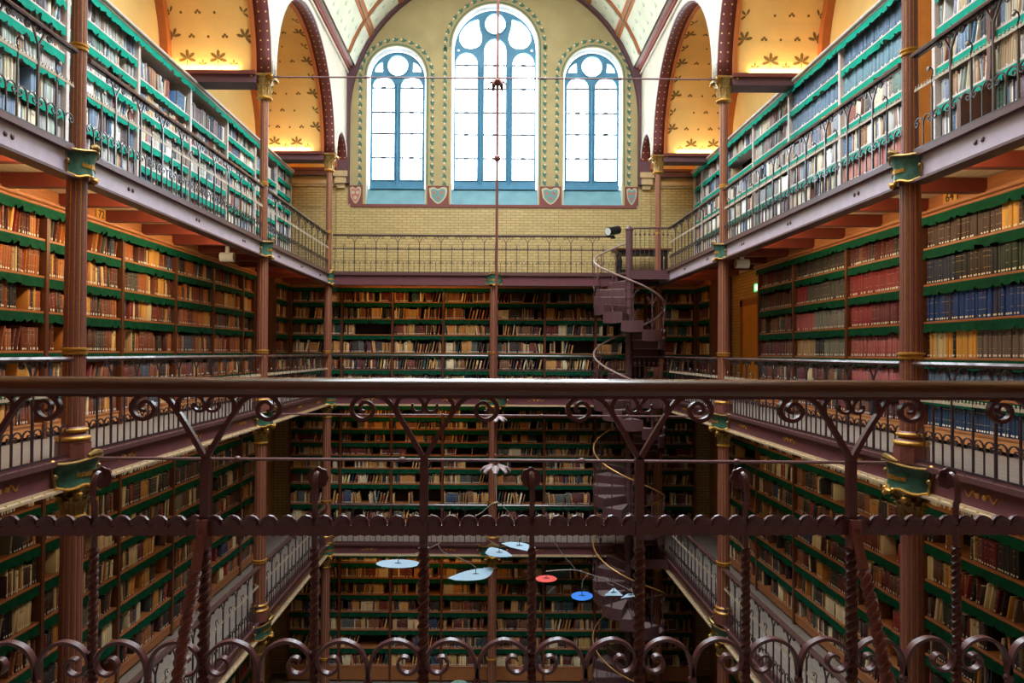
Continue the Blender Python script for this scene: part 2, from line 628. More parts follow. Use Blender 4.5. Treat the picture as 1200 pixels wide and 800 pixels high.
mb = MB()
mb.box(-XW, XW, -1.8, YW, FG - 0.2, FG, 'granite')
structure(mb.build('floor'), 'grey tiled ground floor at the bottom of the book well', 'floor')

for sx, nm, lab in ((-1, 'wall_left', 'outer wall behind the bookcases opposite the stair, yellow plaster above'), (1, 'wall_right', 'outer wall behind the stair-side bookcases, brick below and yellow plaster above')):
    mb = MB()
    x0, x1 = sorted((sx * XW, sx * (XW + 0.25)))
    mb.box(x0, x1, -1.8, YW + 0.4, FG - 0.2, FU, 'brick_side')
    mb.box(x0, x1, -1.8, YW + 0.4, FU, EYE + 8.6, 'outwall')
    structure(mb.build(nm), lab, 'wall')
mb = MB()
mb.box(-XW - 0.25, XW + 0.25, -2.05, -1.8, FG - 0.2, EYE + 11.2, 'oak_dark')
structure(mb.build('wall_rear'), 'plain dark oak wall behind the viewing balcony', 'wall')

# ---- end wall with three arched windows
WIN = [(-2.71, 0.765, 7.66, 0), (0.02, 1.153, 8.47, 1), (2.74, 0.765, 7.66, 0)]
W_BOT, SILL = 4.62, 4.07


def arch_loop(cx, hw, zs, zb, n=20):
    return [(cx - hw, zb), (cx + hw, zb)] + [(cx + hw * cos(pi * i / n), zs + hw * sin(pi * i / n)) for i in range(n + 1)]


def wfn(y):
    return lambda u, v, w: (u, y + w, EYE + v)


wall_end = MB()
holes = [arch_loop(cx, hw + 0.05, zs, SILL + 0.02) for cx, hw, zs, k in WIN]
wall_end.plate([[(-XW, 4.0), (XW, 4.0), (XW, 11.2), (-XW, 11.2)]] + holes, wfn(YW), 0.45, 'plaster')
wall_end.box(-XW, XW, YW, YW + 0.45, FG - 0.2, EYE + 4.0, 'brick_end')
for sx in (-1, 1):                                   # the strips over the side galleries are brick as well
    a, b = sorted((sx * 4.3, sx * XW))
    wall_end.box(a, b, YW - 0.012, YW, EYE + 4.0, EYE + 4.62, 'brick_end')
wall_end = structure(wall_end.build('wall_end'), 'end wall of olive plaster over yellow brick with three arched windows', 'wall')
mb = MB()
for cx, hw, zs, k in WIN:
    lp = arch_loop(cx, hw + 0.05, zs, SILL + 0.02)
    for i in range(1, len(lp) - 1):
        a, b = lp[i], lp[i + 1]
        mb.add([(a[0], YW - 0.004, EYE + a[1]), (a[0], YW + 0.45, EYE + a[1]), (b[0], YW + 0.45, EYE + b[1]), (b[0], YW - 0.004, EYE + b[1])], [(0, 1, 2, 3)], 'reveal')
    lp = lp[:1] + lp[-1:]
    a, b = lp
    mb.add([(a[0], YW - 0.004, EYE + a[1]), (a[0], YW + 0.45, EYE + a[1]), (b[0], YW + 0.45, EYE + b[1]), (b[0], YW - 0.004, EYE + b[1])], [(0, 1, 2, 3)], 'reveal')
o = mb.build('window_reveal', wall_end, fix=False)
md = o.modifiers.new('thickness', 'SOLIDIFY'); md.thickness = 0.012; md.offset = 0
mb = MB()
mb.box(-3.95, 3.95, YW - 0.03, YW, EYE + 4.0, EYE + 4.08, 'band_red')
mb.build('painted_band', wall_end)
for x0, x1, c in ((-4.02, -3.62, 'shield_rose'), (-1.84, -1.24, 'shield_teal'), (1.27, 1.87, 'shield_teal'), (3.62, 4.0, 'shield_teal')):
    mb = MB()
    mb.box(x0, x1, YW - 0.012, YW - 0.002, EYE + 4.08, EYE + 4.60, 'band_red')
    cx, hw = (x0 + x1) / 2, (x1 - x0) / 2 - 0.05
    z1 = EYE + 4.56
    sh = smooth_path([(cx - hw, z1 - 0.04), (cx - hw * 0.5, z1), (cx, z1 - 0.05), (cx + hw * 0.5, z1), (cx + hw, z1 - 0.04), (cx + hw * 0.85, z1 - 0.28), (cx, z1 - 0.47), (cx - hw * 0.85, z1 - 0.28)], 3)
    mb.plate([[(p[0], p[1]) for p in sh]], lambda u, v, w: (u, YW - 0.018 + w, v), 0.008, 'stencil_shield')
    c2 = [(cx + (p[0] - cx) * 0.8, z1 - 0.24 + (p[1] - z1 + 0.24) * 0.8) for p in sh]
    mb.plate([c2], lambda u, v, w: (u, YW - 0.024 + w, v), 0.008, c)
    for k in range(3):
        mb.plate([[(cx + (k - 1) * hw * 0.4 + 0.05 * cos(q * pi / 3), z1 - (0.16 if k != 1 else 0.3) + 0.05 * sin(q * pi / 3)) for q in range(6)]], lambda u, v, w: (u, YW - 0.028 + w, v), 0.005, 'stencil_shield' if c == 'shield_rose' else 'shield_rose')
    mb.build('painted_shield', wall_end)

# stencilled leaf border along each window
LEAF = [(0, 0), (0.35, 0.16), (0.75, 0.17), (1.0, 0.0), (0.75, -0.17), (0.35, -0.16)]


def leaf_pts(c, ang, l, wd=1.0):
    return [(c[0] + (p[0] * cos(ang) - p[1] * wd * sin(ang)) * l, c[1] + (p[0] * sin(ang) + p[1] * wd * cos(ang)) * l) for p in LEAF]


mb = MB()
for cx, hw, zs, k in WIN:
    h0 = hw + 0.24
    path = []
    z = SILL + 0.6
    while z < zs:
        path.append((cx - h0, z, pi)); path.append((cx + h0, z, 0)); z += 0.22
    na = int(pi * h0 / 0.22)
    for i in range(na + 1):
        a = pi * i / na
        path.append((cx + h0 * cos(a), zs + h0 * sin(a), a))
    for i, (x, z, a) in enumerate(path):
        if abs(x) > 3.86:
            continue
        for j, da in enumerate((-0.9, 0, 0.9)):
            lp = leaf_pts((x - 0.05 * cos(a), z - 0.05 * sin(a)), a + da + 0.5, 0.1 if j != 1 else 0.12, 1.3)
            mb.plate([lp], lambda u, v, w: (u, YW - 0.006, EYE + v), 0, 'stencil_teal')
        cc = (x - 0.1 * sin(a), z + 0.1 * cos(a))
        mb.plate([[(cc[0] + 0.025 * cos(q * pi / 3), cc[1] + 0.025 * sin(q * pi / 3)) for q in range(6)]], lambda u, v, w: (u, YW - 0.006, EYE + v), 0, 'stencil_pale')
    for off in (0.09,):
        lp = arch_loop(cx, hw + off + 0.03, zs, SILL + 0.55)[1:]
        li = arch_loop(cx, hw + off, zs, SILL + 0.55)[1:]
        for i in range(len(lp) - 1):
            q = [lp[i], lp[i + 1], li[i + 1], li[i]]
            mb.add([(p[0], YW - 0.005, EYE + p[1]) for p in q], [(0, 1, 2, 3)], 'stencil_teal')
mb.build('leaf_border', wall_end, fix=False)

# big painted arch band on the end wall, its corbels, brick piers and string course
mb = MB()
nb = 40
outer = [(-4.3, 4.62)] + [(4.3 * cos(pi - pi * i / nb), VZ - EYE + 4.3 * sin(pi - pi * i / nb)) for i in range(nb + 1)] + [(4.3, 4.62)]
inner = [(3.98, 4.62)] + [(3.98 * cos(pi * i / nb), VZ - EYE + 3.98 * sin(pi * i / nb)) for i in range(nb + 1)] + [(-3.98, 4.62)]
mb.plate([outer + inner], wfn(YW - 0.16), 0.16, 'rib_purple')
mb.build('arch_band', wall_end)
for sx in (-1, 1):
    mb = MB()
    mb.box(sx * 4.2 - 0.15, sx * 4.2 + 0.15, YW - 0.2, YW, EYE + 4.62, EYE + 4.8, 'stone')
    mb.box(sx * 4.2 - 0.19, sx * 4.2 + 0.19, YW - 0.24, YW, EYE + 4.8, EYE + 4.95, 'stone')
    mb.box(sx * 4.2 - 0.11, sx * 4.2 + 0.11, YW - 0.14, YW, EYE + 4.5, EYE + 4.62, 'stone')
    mb.build('stone_corbel', wall_end)
    mb = MB()
    mb.box(sx * 4.2 - 0.14, sx * 4.2 + 0.14, YW - 0.05, YW, FU, EYE + 4.5, 'brick_end')
    mb.build('brick_pier', wall_end)
    mb = MB()
    a, b = sorted((sx * 4.3, sx * XW))
    mb.box(a, b, YW - 0.08, YW, EYE + 4.62, EYE + 4.72, 'stone')
    mb.box(a, b, YW - 0.05, YW, EYE + 4.56, EYE + 4.62, 'stone')
    mb.build('string_course', wall_end)

# ---- windows
YF = YW + 0.26


def circ(cx, cz, r, n=18):
    return [(cx + r * cos(2 * pi * i / n), cz + r * sin(2 * pi * i / n)) for i in range(n)]


def lancet(cx, hw, zs, zb, n=10):
    return [(cx - hw, zb), (cx + hw, zb)] + [(cx + hw * cos(pi * i / n), zs + hw * sin(pi * i / n)) for i in range(n + 1)]


for wi, (cx, hw, zs, big) in enumerate(WIN):
    lab = ['narrow arched window at the end of the hall, farther from the stair', 'tall central arched window with three lights and oculus', 'narrow arched window at the end of the hall above the spiral stair'][wi]
    w = structure(thing('window_%d' % (wi + 1), lab, 'window', (cx, YF, EYE)), lab, 'window')
    if big:
        lans = [(-0.80, 0.305, 8.11), (0, 0.305, 8.5), (0.80, 0.305, 8.11)]
        tear = [(-0.473, 9.38), (-0.462, 9.24), (-0.445, 9.12), (-0.40, 8.98), (-0.375, 8.86), (-0.385, 8.74), (-0.44, 8.63), (-0.55, 8.555), (-0.687, 8.53), (-0.82, 8.55), (-0.92, 8.615), (-0.99, 8.73), (-1.01, 8.84), (-0.985, 8.98), (-0.93, 9.08), (-0.83, 9.2), (-0.70, 9.30)]
        lights = [circ(0, 9.236, 0.29), tear, [(-p[0], p[1]) for p in reversed(tear)]]
        tiny = [circ(-1.03, 8.5, 0.035, 8), circ(1.03, 8.5, 0.035, 8)]
        bars = [4.82, 5.44, 6.11, 6.73, 7.40, 8.07]
    else:
        lans = [(-0.395, 0.305, 7.42), (0.395, 0.305, 7.42)]
        q = [(-0.66, 7.87), (-0.42, 7.87), (-0.43, 8.15), (-0.53, 8.10), (-0.62, 8.0)]
        lights = [circ(0, 8.04, 0.285), q, [(-p[0], p[1]) for p in reversed(q)]]
        tiny = []
        bars = [4.82, 5.45, 6.13, 6.73, 7.42]
    fn = lambda u, v, t: (u, t, v)
    mb = MB()
    out = [(-hw, W_BOT), (hw, W_BOT)] + [(hw * cos(pi * i / 24), zs + hw * sin(pi * i / 24)) for i in range(25)]
    mb.plate([out] + [lancet(a, b, c, 4.82) for a, b, c in lans] + lights + tiny, fn, 0.09, 'teal_frame')
    # mouldings proud of the tracery round every light
    for a, b, c in lans:
        lo = lancet(a, b + 0.035, c, 4.80); li = lancet(a, b, c, 4.82)
        mb.plate([lo, li], lambda u, v, t: (u, -0.025 + t, v), 0.03, 'teal_frame')
    for lp in lights[:1]:
        lo = circ(0, lp[0][1], 0.33 if not big else 0.335)
        mb.plate([lo, lp], lambda u, v, t: (u, -0.025 + t, v), 0.03, 'teal_frame')
    mb.build('tracery', w)
    mb = MB()
    mb.box(-hw, hw, -0.05, 0.1, W_BOT - 0.06, W_BOT + 0.06, 'teal_frame')
    mb.build('bottom_rail', w)
    for mx in ([-0.40, 0.40] if big else [0.0]):
        mb = MB()
        mb.tube([(mx, -0.015, W_BOT), (mx, -0.015, 8.0 if big else 7.5)], 0.04, 'teal_frame', 8)
        mb.build('mullion', w)
    for a, b, c in lans:
        rows = [z for z in bars if z <= c + 0.01]
        for i, z in enumerate(rows):
            top = rows[i + 1] if i + 1 < len(rows) else None
            mb = MB()
            if top:
                mb.box(a - b, a + b, 0.04, 0.048, z, top, 'glass')
            else:
                mb.plate([lancet(a, b, c, z)], lambda u, v, t: (u, 0.04 + t, v), 0.008, 'glass')
            mb.build('pane', w)
            if i:
                mb = MB()
                mb.box(a - b - 0.03, a + b + 0.03, 0.015, 0.05, z - 0.02, z + 0.02, 'lead')
                mb.box(a - 0.06, a + 0.06, 0.01, 0.05, z - 0.03, z + 0.03, 'lead')
                mb.build('glazing_bar', w)
        mb = MB()                                    # thin leaded border with small studs
        for s in (-1, 1):
            x = a + s * (b - 0.05)
            mb.box(x - 0.006, x + 0.006, 0.035, 0.05, 4.82, c, 'lead')
            z = 4.9
            while z < c:
                mb.box(x - 0.014, x + 0.014, 0.033, 0.05, z, z + 0.06, 'lead'); z += 0.16
        mb.build('leading', w)
    for lp in lights + tiny:
        mb = MB()
        mb.plate([lp], lambda u, v, t: (u, 0.04 + t, v), 0.008, 'glass')
        mb.build('pane', w)
    mb = MB()
    lo, li = circ(0, lights[0][0][1], 0.245), circ(0, lights[0][0][1], 0.235)
    mb.plate([lo, li], lambda u, v, t: (u, 0.035 + t, v), 0.01, 'lead')
    mb.build('leading', w)
    mb = MB()
    h2 = hw + 0.05
    y0, y1 = YW - YF - 0.02, 0.02
    mb.add([(-h2, y0, SILL), (h2, y0, SILL), (h2, y1, W_BOT - 0.05), (-h2, y1, W_BOT - 0.05), (-h2, y1, SILL), (h2, y1, SILL)],
           [(0, 1, 2, 3), (0, 3, 4), (1, 5, 2), (0, 4, 5, 1), (3, 2, 5, 4)], 'sill')
    mb.build('window_sill', w)

# ---- main vault
vault = MB()


def vpt(a, y, r=VR):
    return (r * cos(a), y, VZ + r * sin(a))


A0 = math.asin((ZC - VZ) / VR)
segs = 14
for side in (0, 1):
    for (ya, yb, ae) in ((15.2, YW, pi / 2), (4.0, 15.2, math.acos(2.75 / VR)), (-1.8, 4.0, pi / 2)):
        prev = None
        for i in range(segs + 1):
            a = A0 + (ae - A0) * i / segs
            if side:
                a = pi - a
            p = (vpt(a, ya), vpt(a, yb), vpt(a, yb, VR + 0.15), vpt(a, ya, VR + 0.15))
            if prev:
                n = len(vault.v)
                vault.add(list(prev) + list(p), [(0, 1, 5, 4), (3, 7, 6, 2), (0, 4, 7, 3), (1, 2, 6, 5)], 'vault')
            prev = p
ceiling = structure(vault.build('ceiling', None, True), 'pale green painted barrel vault over the end of the hall', 'ceiling')
for deg in (33.5, 51.0, 70.0):
    for s in (0, 1):
        a = radians(deg if not s else 180 - deg)
        mb = MB()
        for k, (da, m, dr) in enumerate(((-0.02, 'rib_orange', 0.025), (0, 'rib_brown', 0.045), (0.02, 'rib_orange', 0.025))):
            pa, pb = a + da - 0.009, a + da + 0.009
            yy = (15.2 if deg > 46 else -1.8, YW)
            q = [vpt(pa, yy[0], VR - dr), vpt(pb, yy[0], VR - dr), vpt(pb, yy[1], VR - dr), vpt(pa, yy[1], VR - dr),
                 vpt(pa, yy[0]), vpt(pb, yy[0]), vpt(pb, yy[1]), vpt(pa, yy[1])]
            mb.add(q, [(0, 1, 2, 3), (0, 4, 5, 1), (1, 5, 6, 2), (2, 6, 7, 3), (3, 7, 4, 0)], m)
        mb.build('vault_rib', ceiling)
for yr in (18.35, 15.4):
    mb = MB()
    for (dy, m, dr) in ((-0.05, 'rib_orange', 0.03), (0.0, 'rib_brown', 0.06), (0.05, 'rib_orange', 0.03)):
        lo = [(VR - dr) * 1.0 for _ in range(2)]
        pts_o = [(VR * cos(A0 + (pi - 2 * A0) * i / 28), VR * sin(A0 + (pi - 2 * A0) * i / 28)) for i in range(29)]
        pts_i = [((VR - dr) * cos(A0 + (pi - 2 * A0) * i / 28), (VR - dr) * sin(A0 + (pi - 2 * A0) * i / 28)) for i in range(28, -1, -1)]
        mb.plate([pts_o + pts_i], lambda u, v, t, dy=dy: (u, yr + dy - 0.024 + t, VZ + v), 0.048, m)
    mb.build('vault_rib', ceiling)
mb = MB()                                            # sparse stencilled sprigs on the vault
rr = random.Random(3)
for s in (0, 1):
    for deg in range(22, 84, 5):
        y = 15.4 + (deg % 2) * 0.2
        while y < YW - 0.1:
            a = radians(deg if not s else 180 - deg)
            for j in range(3):
                lp = leaf_pts((0, 0), pi / 2 + (j - 1) * 0.9, 0.13 if j == 1 else 0.09, 1.2)
                vs = []
                for p in lp:
                    aa = a + (p[1] / VR) * (1 if not s else -1)
                    vs.append(vpt(aa, y + p[0], VR - 0.006))
                mb.add(vs, [tuple(range(len(vs)))], 'stencil_vault')
            y += 0.42
mb.build('leaf_stencil', ceiling, fix=False)
mb = MB()                                            # slim frame of the roof light over the nearer bays
for x in (-2.75, -1.37, 0, 1.37, 2.75):
    mb.box(x - 0.03, x + 0.03, 4.0, 15.2, EYE + 9.56, EYE + 9.64, 'iron')
for i in range(7):
    mb.box(-2.8, 2.8, 4.0 + i * 1.866 - 0.03, 4.0 + i * 1.866 + 0.03, EYE + 9.57, EYE + 9.63, 'iron')
structure(mb.build('trim_3'), 'slim iron glazing frame of the roof light', 'roof light')

# ---- arcades, spandrels and side vaults
BAYS = [(-1.8, 1.33), (1.33, Y1), (Y1, Y2), (Y2, Y3), (Y3, YW)]


def bay_arch(ya, yb):
    g = 0.13 if yb - ya > 2 else 0.11
    yc, r = (ya + yb) / 2, (yb - ya) / 2 - g
    return yc, r, (r * 1.0 if yb - ya > 2 else r + 0.12)


for sx, nm, side in ((-1, 'trim_1', 'wall opposite the stair'), (1, 'trim_2', 'stair side')):
    mb = MB()
    loops = [[(-1.8, ZS - 0.0), (YW, ZS - 0.0), (YW, ZC), (-1.8, ZC)]]
    # outline with the arch openings cut into its lower edge
    out = [(-1.8, ZC), (YW, ZC), (YW, ZS)]
    for ya, yb in reversed(BAYS):
        yc, r, rz = bay_arch(ya, yb)
        out += [(yc + r * cos(pi * i / 28), ZS + rz * sin(pi * i / 28)) for i in range(29)]
        out.append((ya, ZS) if ya > -1.7 else (-1.8, ZS))
    clean = [out[0]]
    for p in out[1:]:
        if abs(p[0] - clean[-1][0]) + abs(p[1] - clean[-1][1]) > 1e-4:
            clean.append(p)
    mb.plate([clean], lambda u, v, t: (sx * (A - 0.15 + t), u, v), 0.30, 'spandrel')
    arc_o = structure(mb.build(nm), 'painted arcade wall above the columns, ' + side, 'arcade')
    mb = MB()
    x0, x1 = sorted((sx * (A - 0.32), sx * (A + 0.27)))
    mb.box(x0, x1, -1.8, YW, ZC - 0.02, ZC + 0.1, 'rib_pink')
    mb.box(min(sx * (A - 0.24), sx * (A - 0.14)), max(sx * (A - 0.24), sx * (A - 0.14)), -1.8, YW, ZC - 0.14, ZC - 0.02, 'stencil_red')
    mb.box(min(sx * (A - 0.2), sx * (A - 0.14)), max(sx * (A - 0.2), sx * (A - 0.14)), -1.8, YW, ZC - 0.22, ZC - 0.16, 'spandrel')
    mb.build('cornice', arc_o)
    for bi, (ya, yb) in enumerate(BAYS):
        yc, r, rz = bay_arch(ya, yb)
        N = 28
        rows, rows2 = [], []
        for i in range(N + 1):
            a = pi * i / N
            u = r * a
            rows.append(([(sx * (A - 0.16), yc + (r - 0.012) * cos(a), ZS + (rz - 0.012) * sin(a)), (sx * (A + 0.10), yc + (r - 0.012) * cos(a), ZS + (rz - 0.012) * sin(a))], u, [0.02, 0.28]))
            rows2.append(([(sx * (A - 0.162), yc + r * cos(a), ZS + rz * sin(a)), (sx * (A - 0.162), yc + (r + 0.12) * cos(a), ZS + (rz + 0.12) * sin(a))], u, [0.0, 0.12]))
        uv_strip('arch_soffit', rows, 'rib_dots', arc_o)
        uv_strip('archivolt', rows2, 'archivolt', arc_o)
        # orange rib where the vault starts, and where it meets the outer wall
        mb = MB()
        for xa, xb in ((A + 0.10, A + 0.18), (XW - 0.14, XW)):
            po = [(yc + r * cos(pi * i / N), ZS + rz * sin(pi * i / N)) for i in range(N + 1)]
            pi_ = [(yc + (r - 0.05) * cos(pi * i / N), ZS + (rz - 0.05) * sin(pi * i / N)) for i in range(N, -1, -1)]
            if xa > 5:
                pi_ = [(yc + (r - 0.16) * cos(pi * i / N), ZS + (rz - 0.16) * sin(pi * i / N)) for i in range(N, -1, -1)]
            mb.plate([po + pi_], lambda u, v, t, xa=xa: (sx * (xa + t), u, v), xb - xa, 'rib_orange')
        mb.build('arch_rib', arc_o)
        # the golden side vault of this bay
        mb = MB()
        for i in range(N):
            a, b = pi * i / N, pi * (i + 1) / N
            vs = []
            for rr_ in (0, 0.1):
                for q in (a, b):
                    for x in (A + 0.14, XW):
                        vs.append((sx * x, yc + (r + rr_) * cos(q), ZS + (rz + rr_) * sin(q)))
            mb.add(vs, [(0, 1, 3, 2), (4, 6, 7, 5), (0, 2, 6, 4), (1, 5, 7, 3)], 'goldwall')
        mb.build('side_vault', arc_o, True)
        # stencils on it
        mb = MB()

        def at(s, x):
            a = s / r
            return (sx * x, yc + (r - 0.006) * cos(a), ZS + (rz - 0.006) * sin(a))

        def spray(s, x, k, up, l, m='stencil', flip=1):
            for j in range(k):
                an = up + (j - (k - 1) / 2) * ((3.7 if k > 3 else 2.6) / max(k - 1, 1))
                lp = leaf_pts((0, 0), an, l, 0.95)
                mb.add([at(s + p[1] * flip, x + p[0]) for p in lp], [tuple(range(6))], m)

        tot = pi * r
        for half in (0, 1):
            f = 1 if not half else -1
            base = 0 if not half else tot
            if bi == 0:
                continue
            xs = [4.75, 5.08, 5.41, 5.74]
            for i, x in enumerate((4.72, 5.0, 5.28, 5.56, 5.84)):
                if i % 2:
                    spray(base + f * 0.24, x, 5, pi / 2, 0.17, 'stencil', f)
                    mb.add([at(base + f * (0.08 + p[0] * 0.16), x + p[1] * 0.06) for p in LEAF], [tuple(range(6))], 'stencil')
                else:
                    spray(base + f * 0.14, x, 3, pi / 2, 0.09, 'stencil', f)
            if tot < 3:
                continue
            s = 0.62
            k = 0
            while s < tot / 2 - 0.1:
                for x, fl in ((4.50, 0), (5.80, pi)):
                    if k % 2 == 0:
                        spray(base + f * s, x, 5, pi / 2 + (0.5 if not fl else -0.5), 0.16, 'stencil', f)
                    else:
                        spray(base + f * s, x, 3, pi / 2 + (0.9 if not fl else -0.9), 0.12, 'stencil', f)
                for i in range(3):
                    x = 4.86 + 0.3 * i + (0.15 if k % 2 else 0)
                    for j in range(3 if (i + k) % 2 == 0 else 1):
                        lp = circ((j - 1) * 0.035 if (i + k) % 2 == 0 else 0, 0.03 if j == 1 else 0, 0.026, 6)
                        mb.add([at(base + f * (s + p[1]), x + p[0]) for p in lp], [tuple(range(6))], 'stencil')
                s += 0.4
                k += 1
        if mb.v:
            mb.build('leaf_stencil', arc_o, fix=False)
    # transverse beams on the capitals, each with a lamp strip hidden on top
    for y in (1.33, Y1, Y2, Y3, YW - 0.1):
        hw = 0.24 if y < 18.5 else 0.09
        mb = MB()
        x0, x1 = sorted((sx * (A + 0.1), sx * XW))
        mb.box(x0, x1, y - hw, y + hw, ZS - 0.07, ZS + 0.0, 'rib_red')
        mb.box(x0, x1, y - hw + 0.05, y + hw - 0.05, ZS - 0.2, ZS - 0.07, 'rib_purple')
        mb.build('transverse_beam', arc_o)
        if y > 5 and y < 18.5:
            area('vault_lamp', (sx * (A + 1.05), y - hw + 0.06, ZS + 0.05), (radians(180 - 28), 0, 0), 1.25, 0.06, 12, (1.0, 0.70, 0.34))
            area('vault_lamp', (sx * (A + 1.05), y + hw - 0.06, ZS + 0.05), (radians(180 + 28), 0, 0), 1.25, 0.06, 9, (1.0, 0.70, 0.34))

# ---- gallery floors (planks) with joists under the upper one
JOISTS = [4.61 + 1.03 * k for k in range(14)]


def plank_mesh(L, w, zt, warm):
    mb = MB()
    vs = [(0, 0, -0.04), (L, 0, -0.04), (L, w - 0.004, -0.04), (0, w - 0.004, -0.04), (0, 0, 0), (L, 0, 0), (L, w - 0.004, 0), (0, w - 0.004, 0)]
    mb.add(vs, [(4, 5, 6, 7), (0, 1, 5, 4), (1, 2, 6, 5), (2, 3, 7, 6), (3, 0, 4, 7)], 'plank')
    mb.add(vs[:4], [(0, 3, 2, 1)], 'plank_c' if warm else 'plank')
    return mb.mesh('plank', fix=False)


for fz, lev in ((FU, 'upper'), (FM, 'middle'), (FL, 'lower')):
    for sx, side in ((-1, 'opposite the stair'), (1, 'on the stair side')):
        g = structure(thing('gallery_floor', '', 'floor', (0, 0, fz)), '%s gallery floor of grey planks %s' % (lev, side), 'floor')
        L = 7.1
        me = plank_mesh(L, 0.158, 0, fz == FU)
        for i in range(11):
            for j in range(3):
                y = -1.8 + j * L
                o = put('plank', me, g, ((A + (i + 1) * 0.158) if sx > 0 else (-A - i * 0.158), y, 0), pi / 2)
                if j == 2:
                    o.scale = ((YW - y) / L, 1, 1)
        if fz == FU:
            for y in JOISTS:
                mb = MB()
                x0, x1 = sorted((sx * (A + 0.02), sx * (XS + 0.1)))
                mb.box(x0, x1, y - 0.055, y + 0.055, -0.2, -0.045, 'joist')
                mb.build('joist', g)
    g = structure(thing('gallery_floor', '', 'floor', (0, 0, fz)), '%s gallery floor of grey planks across the end of the hall' % lev, 'floor')
    yb = YW if fz == FU else YW
    n = int((yb - Y3 - 0.1) / 0.165)
    me = plank_mesh(2 * A - 0.2, 0.165, 0, fz == FU)
    for i in range(n + 1):
        put('plank', me, g, (-A + 0.1, Y3 + 0.1 + i * 0.165 - (0.03 if i == n else 0), 0))
    if fz == FU:
        for k in range(-3, 4):
            mb = MB()
            mb.box(k * 1.2 - 0.05, k * 1.2 + 0.05, Y3 + 0.02, YE + 0.1, -0.2, -0.045, 'joist')
            mb.build('joist', g)
mb = MB()
mb.box(-A + 0.05, A - 0.05, -1.8, 1.86, -0.24, 0, 'plank')
structure(mb.build('balcony_floor'), 'plank floor of the viewing balcony behind the near railing', 'floor')

# ---- gallery girders


def girder(p0, p1, z, low, label, end=False):
    """Riveted edge girder from p0 to p1; local x along it, local -y faces the void."""
    p0, p1 = Vector((*p0, z)), Vector((*p1, z))
    L = (p1 - p0).length
    ang = math.atan2(p1.y - p0.y, p1.x - p0.x)
    t = structure(thing('gallery_girder', label, 'girder', p0, ang), label, 'girder')
    web, fl = ('girder' if low or end else 'girder_skylit', 'flange')
    mb = MB(); mb.box(0, L, -0.012, 0.012, -0.26, -0.02, web); mb.build('web', t)
    mb = MB(); mb.box(0, L, -0.07, 0.1, -0.03, 0.02, fl); mb.box(0, L, -0.03, 0.0, 0.02, 0.045, fl); mb.build('top_flange', t)
    mb = MB(); mb.box(0, L, -0.085, 0.085, -0.285, -0.26, 'cream' if low else fl)
    if low:
        mb.box(0, L, -0.03, -0.012, -0.26, -0.24, 'cream')
    mb.build('bottom_flange', t)
    mb = MB()
    n = int(L / 0.17)
    for i in range(n):
        x = (i + 0.5) * L / n
        mb.ball((x, -0.05 if not low else -0.062, -0.256 if low else -0.258), 0.012, 'gold' if low else fl, 6, (1, 1, 0.7))
        mb.ball((x, -0.055, 0.02), 0.011, fl, 6, (1, 1, 0.6))
    mb.build('rivets', t)['kind'] = 'stuff'
    m = max(1, int(L / 1.4))
    me = None
    for i in range(m):
        x = (i + 0.5) * L / m
        if me is None:
            mb = MB()
            for dx in (-0.045, 0.045):
                mb.ball((dx, -0.014, -0.13), 0.026, 'flange' if not low else 'gold', 8, (1, 0.5, 1))
            if low:
                for s in (-1, 1):
                    mb.strap([(s * (0.07 + 0.13 * q / 8), -0.13 + 0.03 * sin(q * 0.9)) for q in range(9)], 0.01, 0.014, 'gold', None, -0.014)
            me = mb.mesh('rosette')
        put('rosette', me, t, (x, 0, 0))


for z, lev, low in ((FU, 'upper', 0), (FM, 'middle', 1), (FL, 'lower', 1)):
    bb = [(1.33, Y1, 'near'), (Y1, Y2, 'second'), (Y2, Y3, 'far')]
    for ya, yb, nm in bb:
        girder((A * -1, ya + 0.1), (A * -1, yb - 0.1), z, low, 'riveted %s girder under the %s gallery opposite the stair' % (nm, lev))
        girder((A, yb - 0.1), (A, ya + 0.1), z, low, 'riveted %s girder under the %s gallery on the stair side' % (nm, lev))
    girder((-A + 0.1, Y3), (-0.1, Y3), z, low, 'riveted girder of the %s end gallery, far from the stair' % lev, True)
    girder((0.1, Y3), (A - 0.1, Y3), z, low, 'riveted girder of the %s end gallery, stair half' % lev, True)
# ------------------------------------------------------------------ columns


def shaft_mesh(r0, r1, h, nf=12):
    vs, fs, ms = [], [], []
    angs = []
    for k in range(nf):
        b = 2 * pi * k / nf
        angs += [(b, 1), (b + 2 * pi / nf * 0.36, 1.012), (b + 2 * pi / nf * 0.70, 1), (b + 2 * pi / nf * 0.74, 0.955), (b + 2 * pi / nf * 0.95, 0.955)]
    n = len(angs)
    mb = MB()
    for z, r in ((0, r0), (h, r1)):
        vs += [(r * q * cos(a), r * q * sin(a), z) for a, q in angs]
    pf, gf = [], []
    for k in range(n):
        f = (k, (k + 1) % n, n + (k + 1) % n, n + k)
        (gf if k % 5 == 3 else pf).append(f)
    mb.add(vs, pf, 'iron_red')
    mb.add(vs, gf, 'gold')
    return mb.mesh('shaft', False, fix=False)


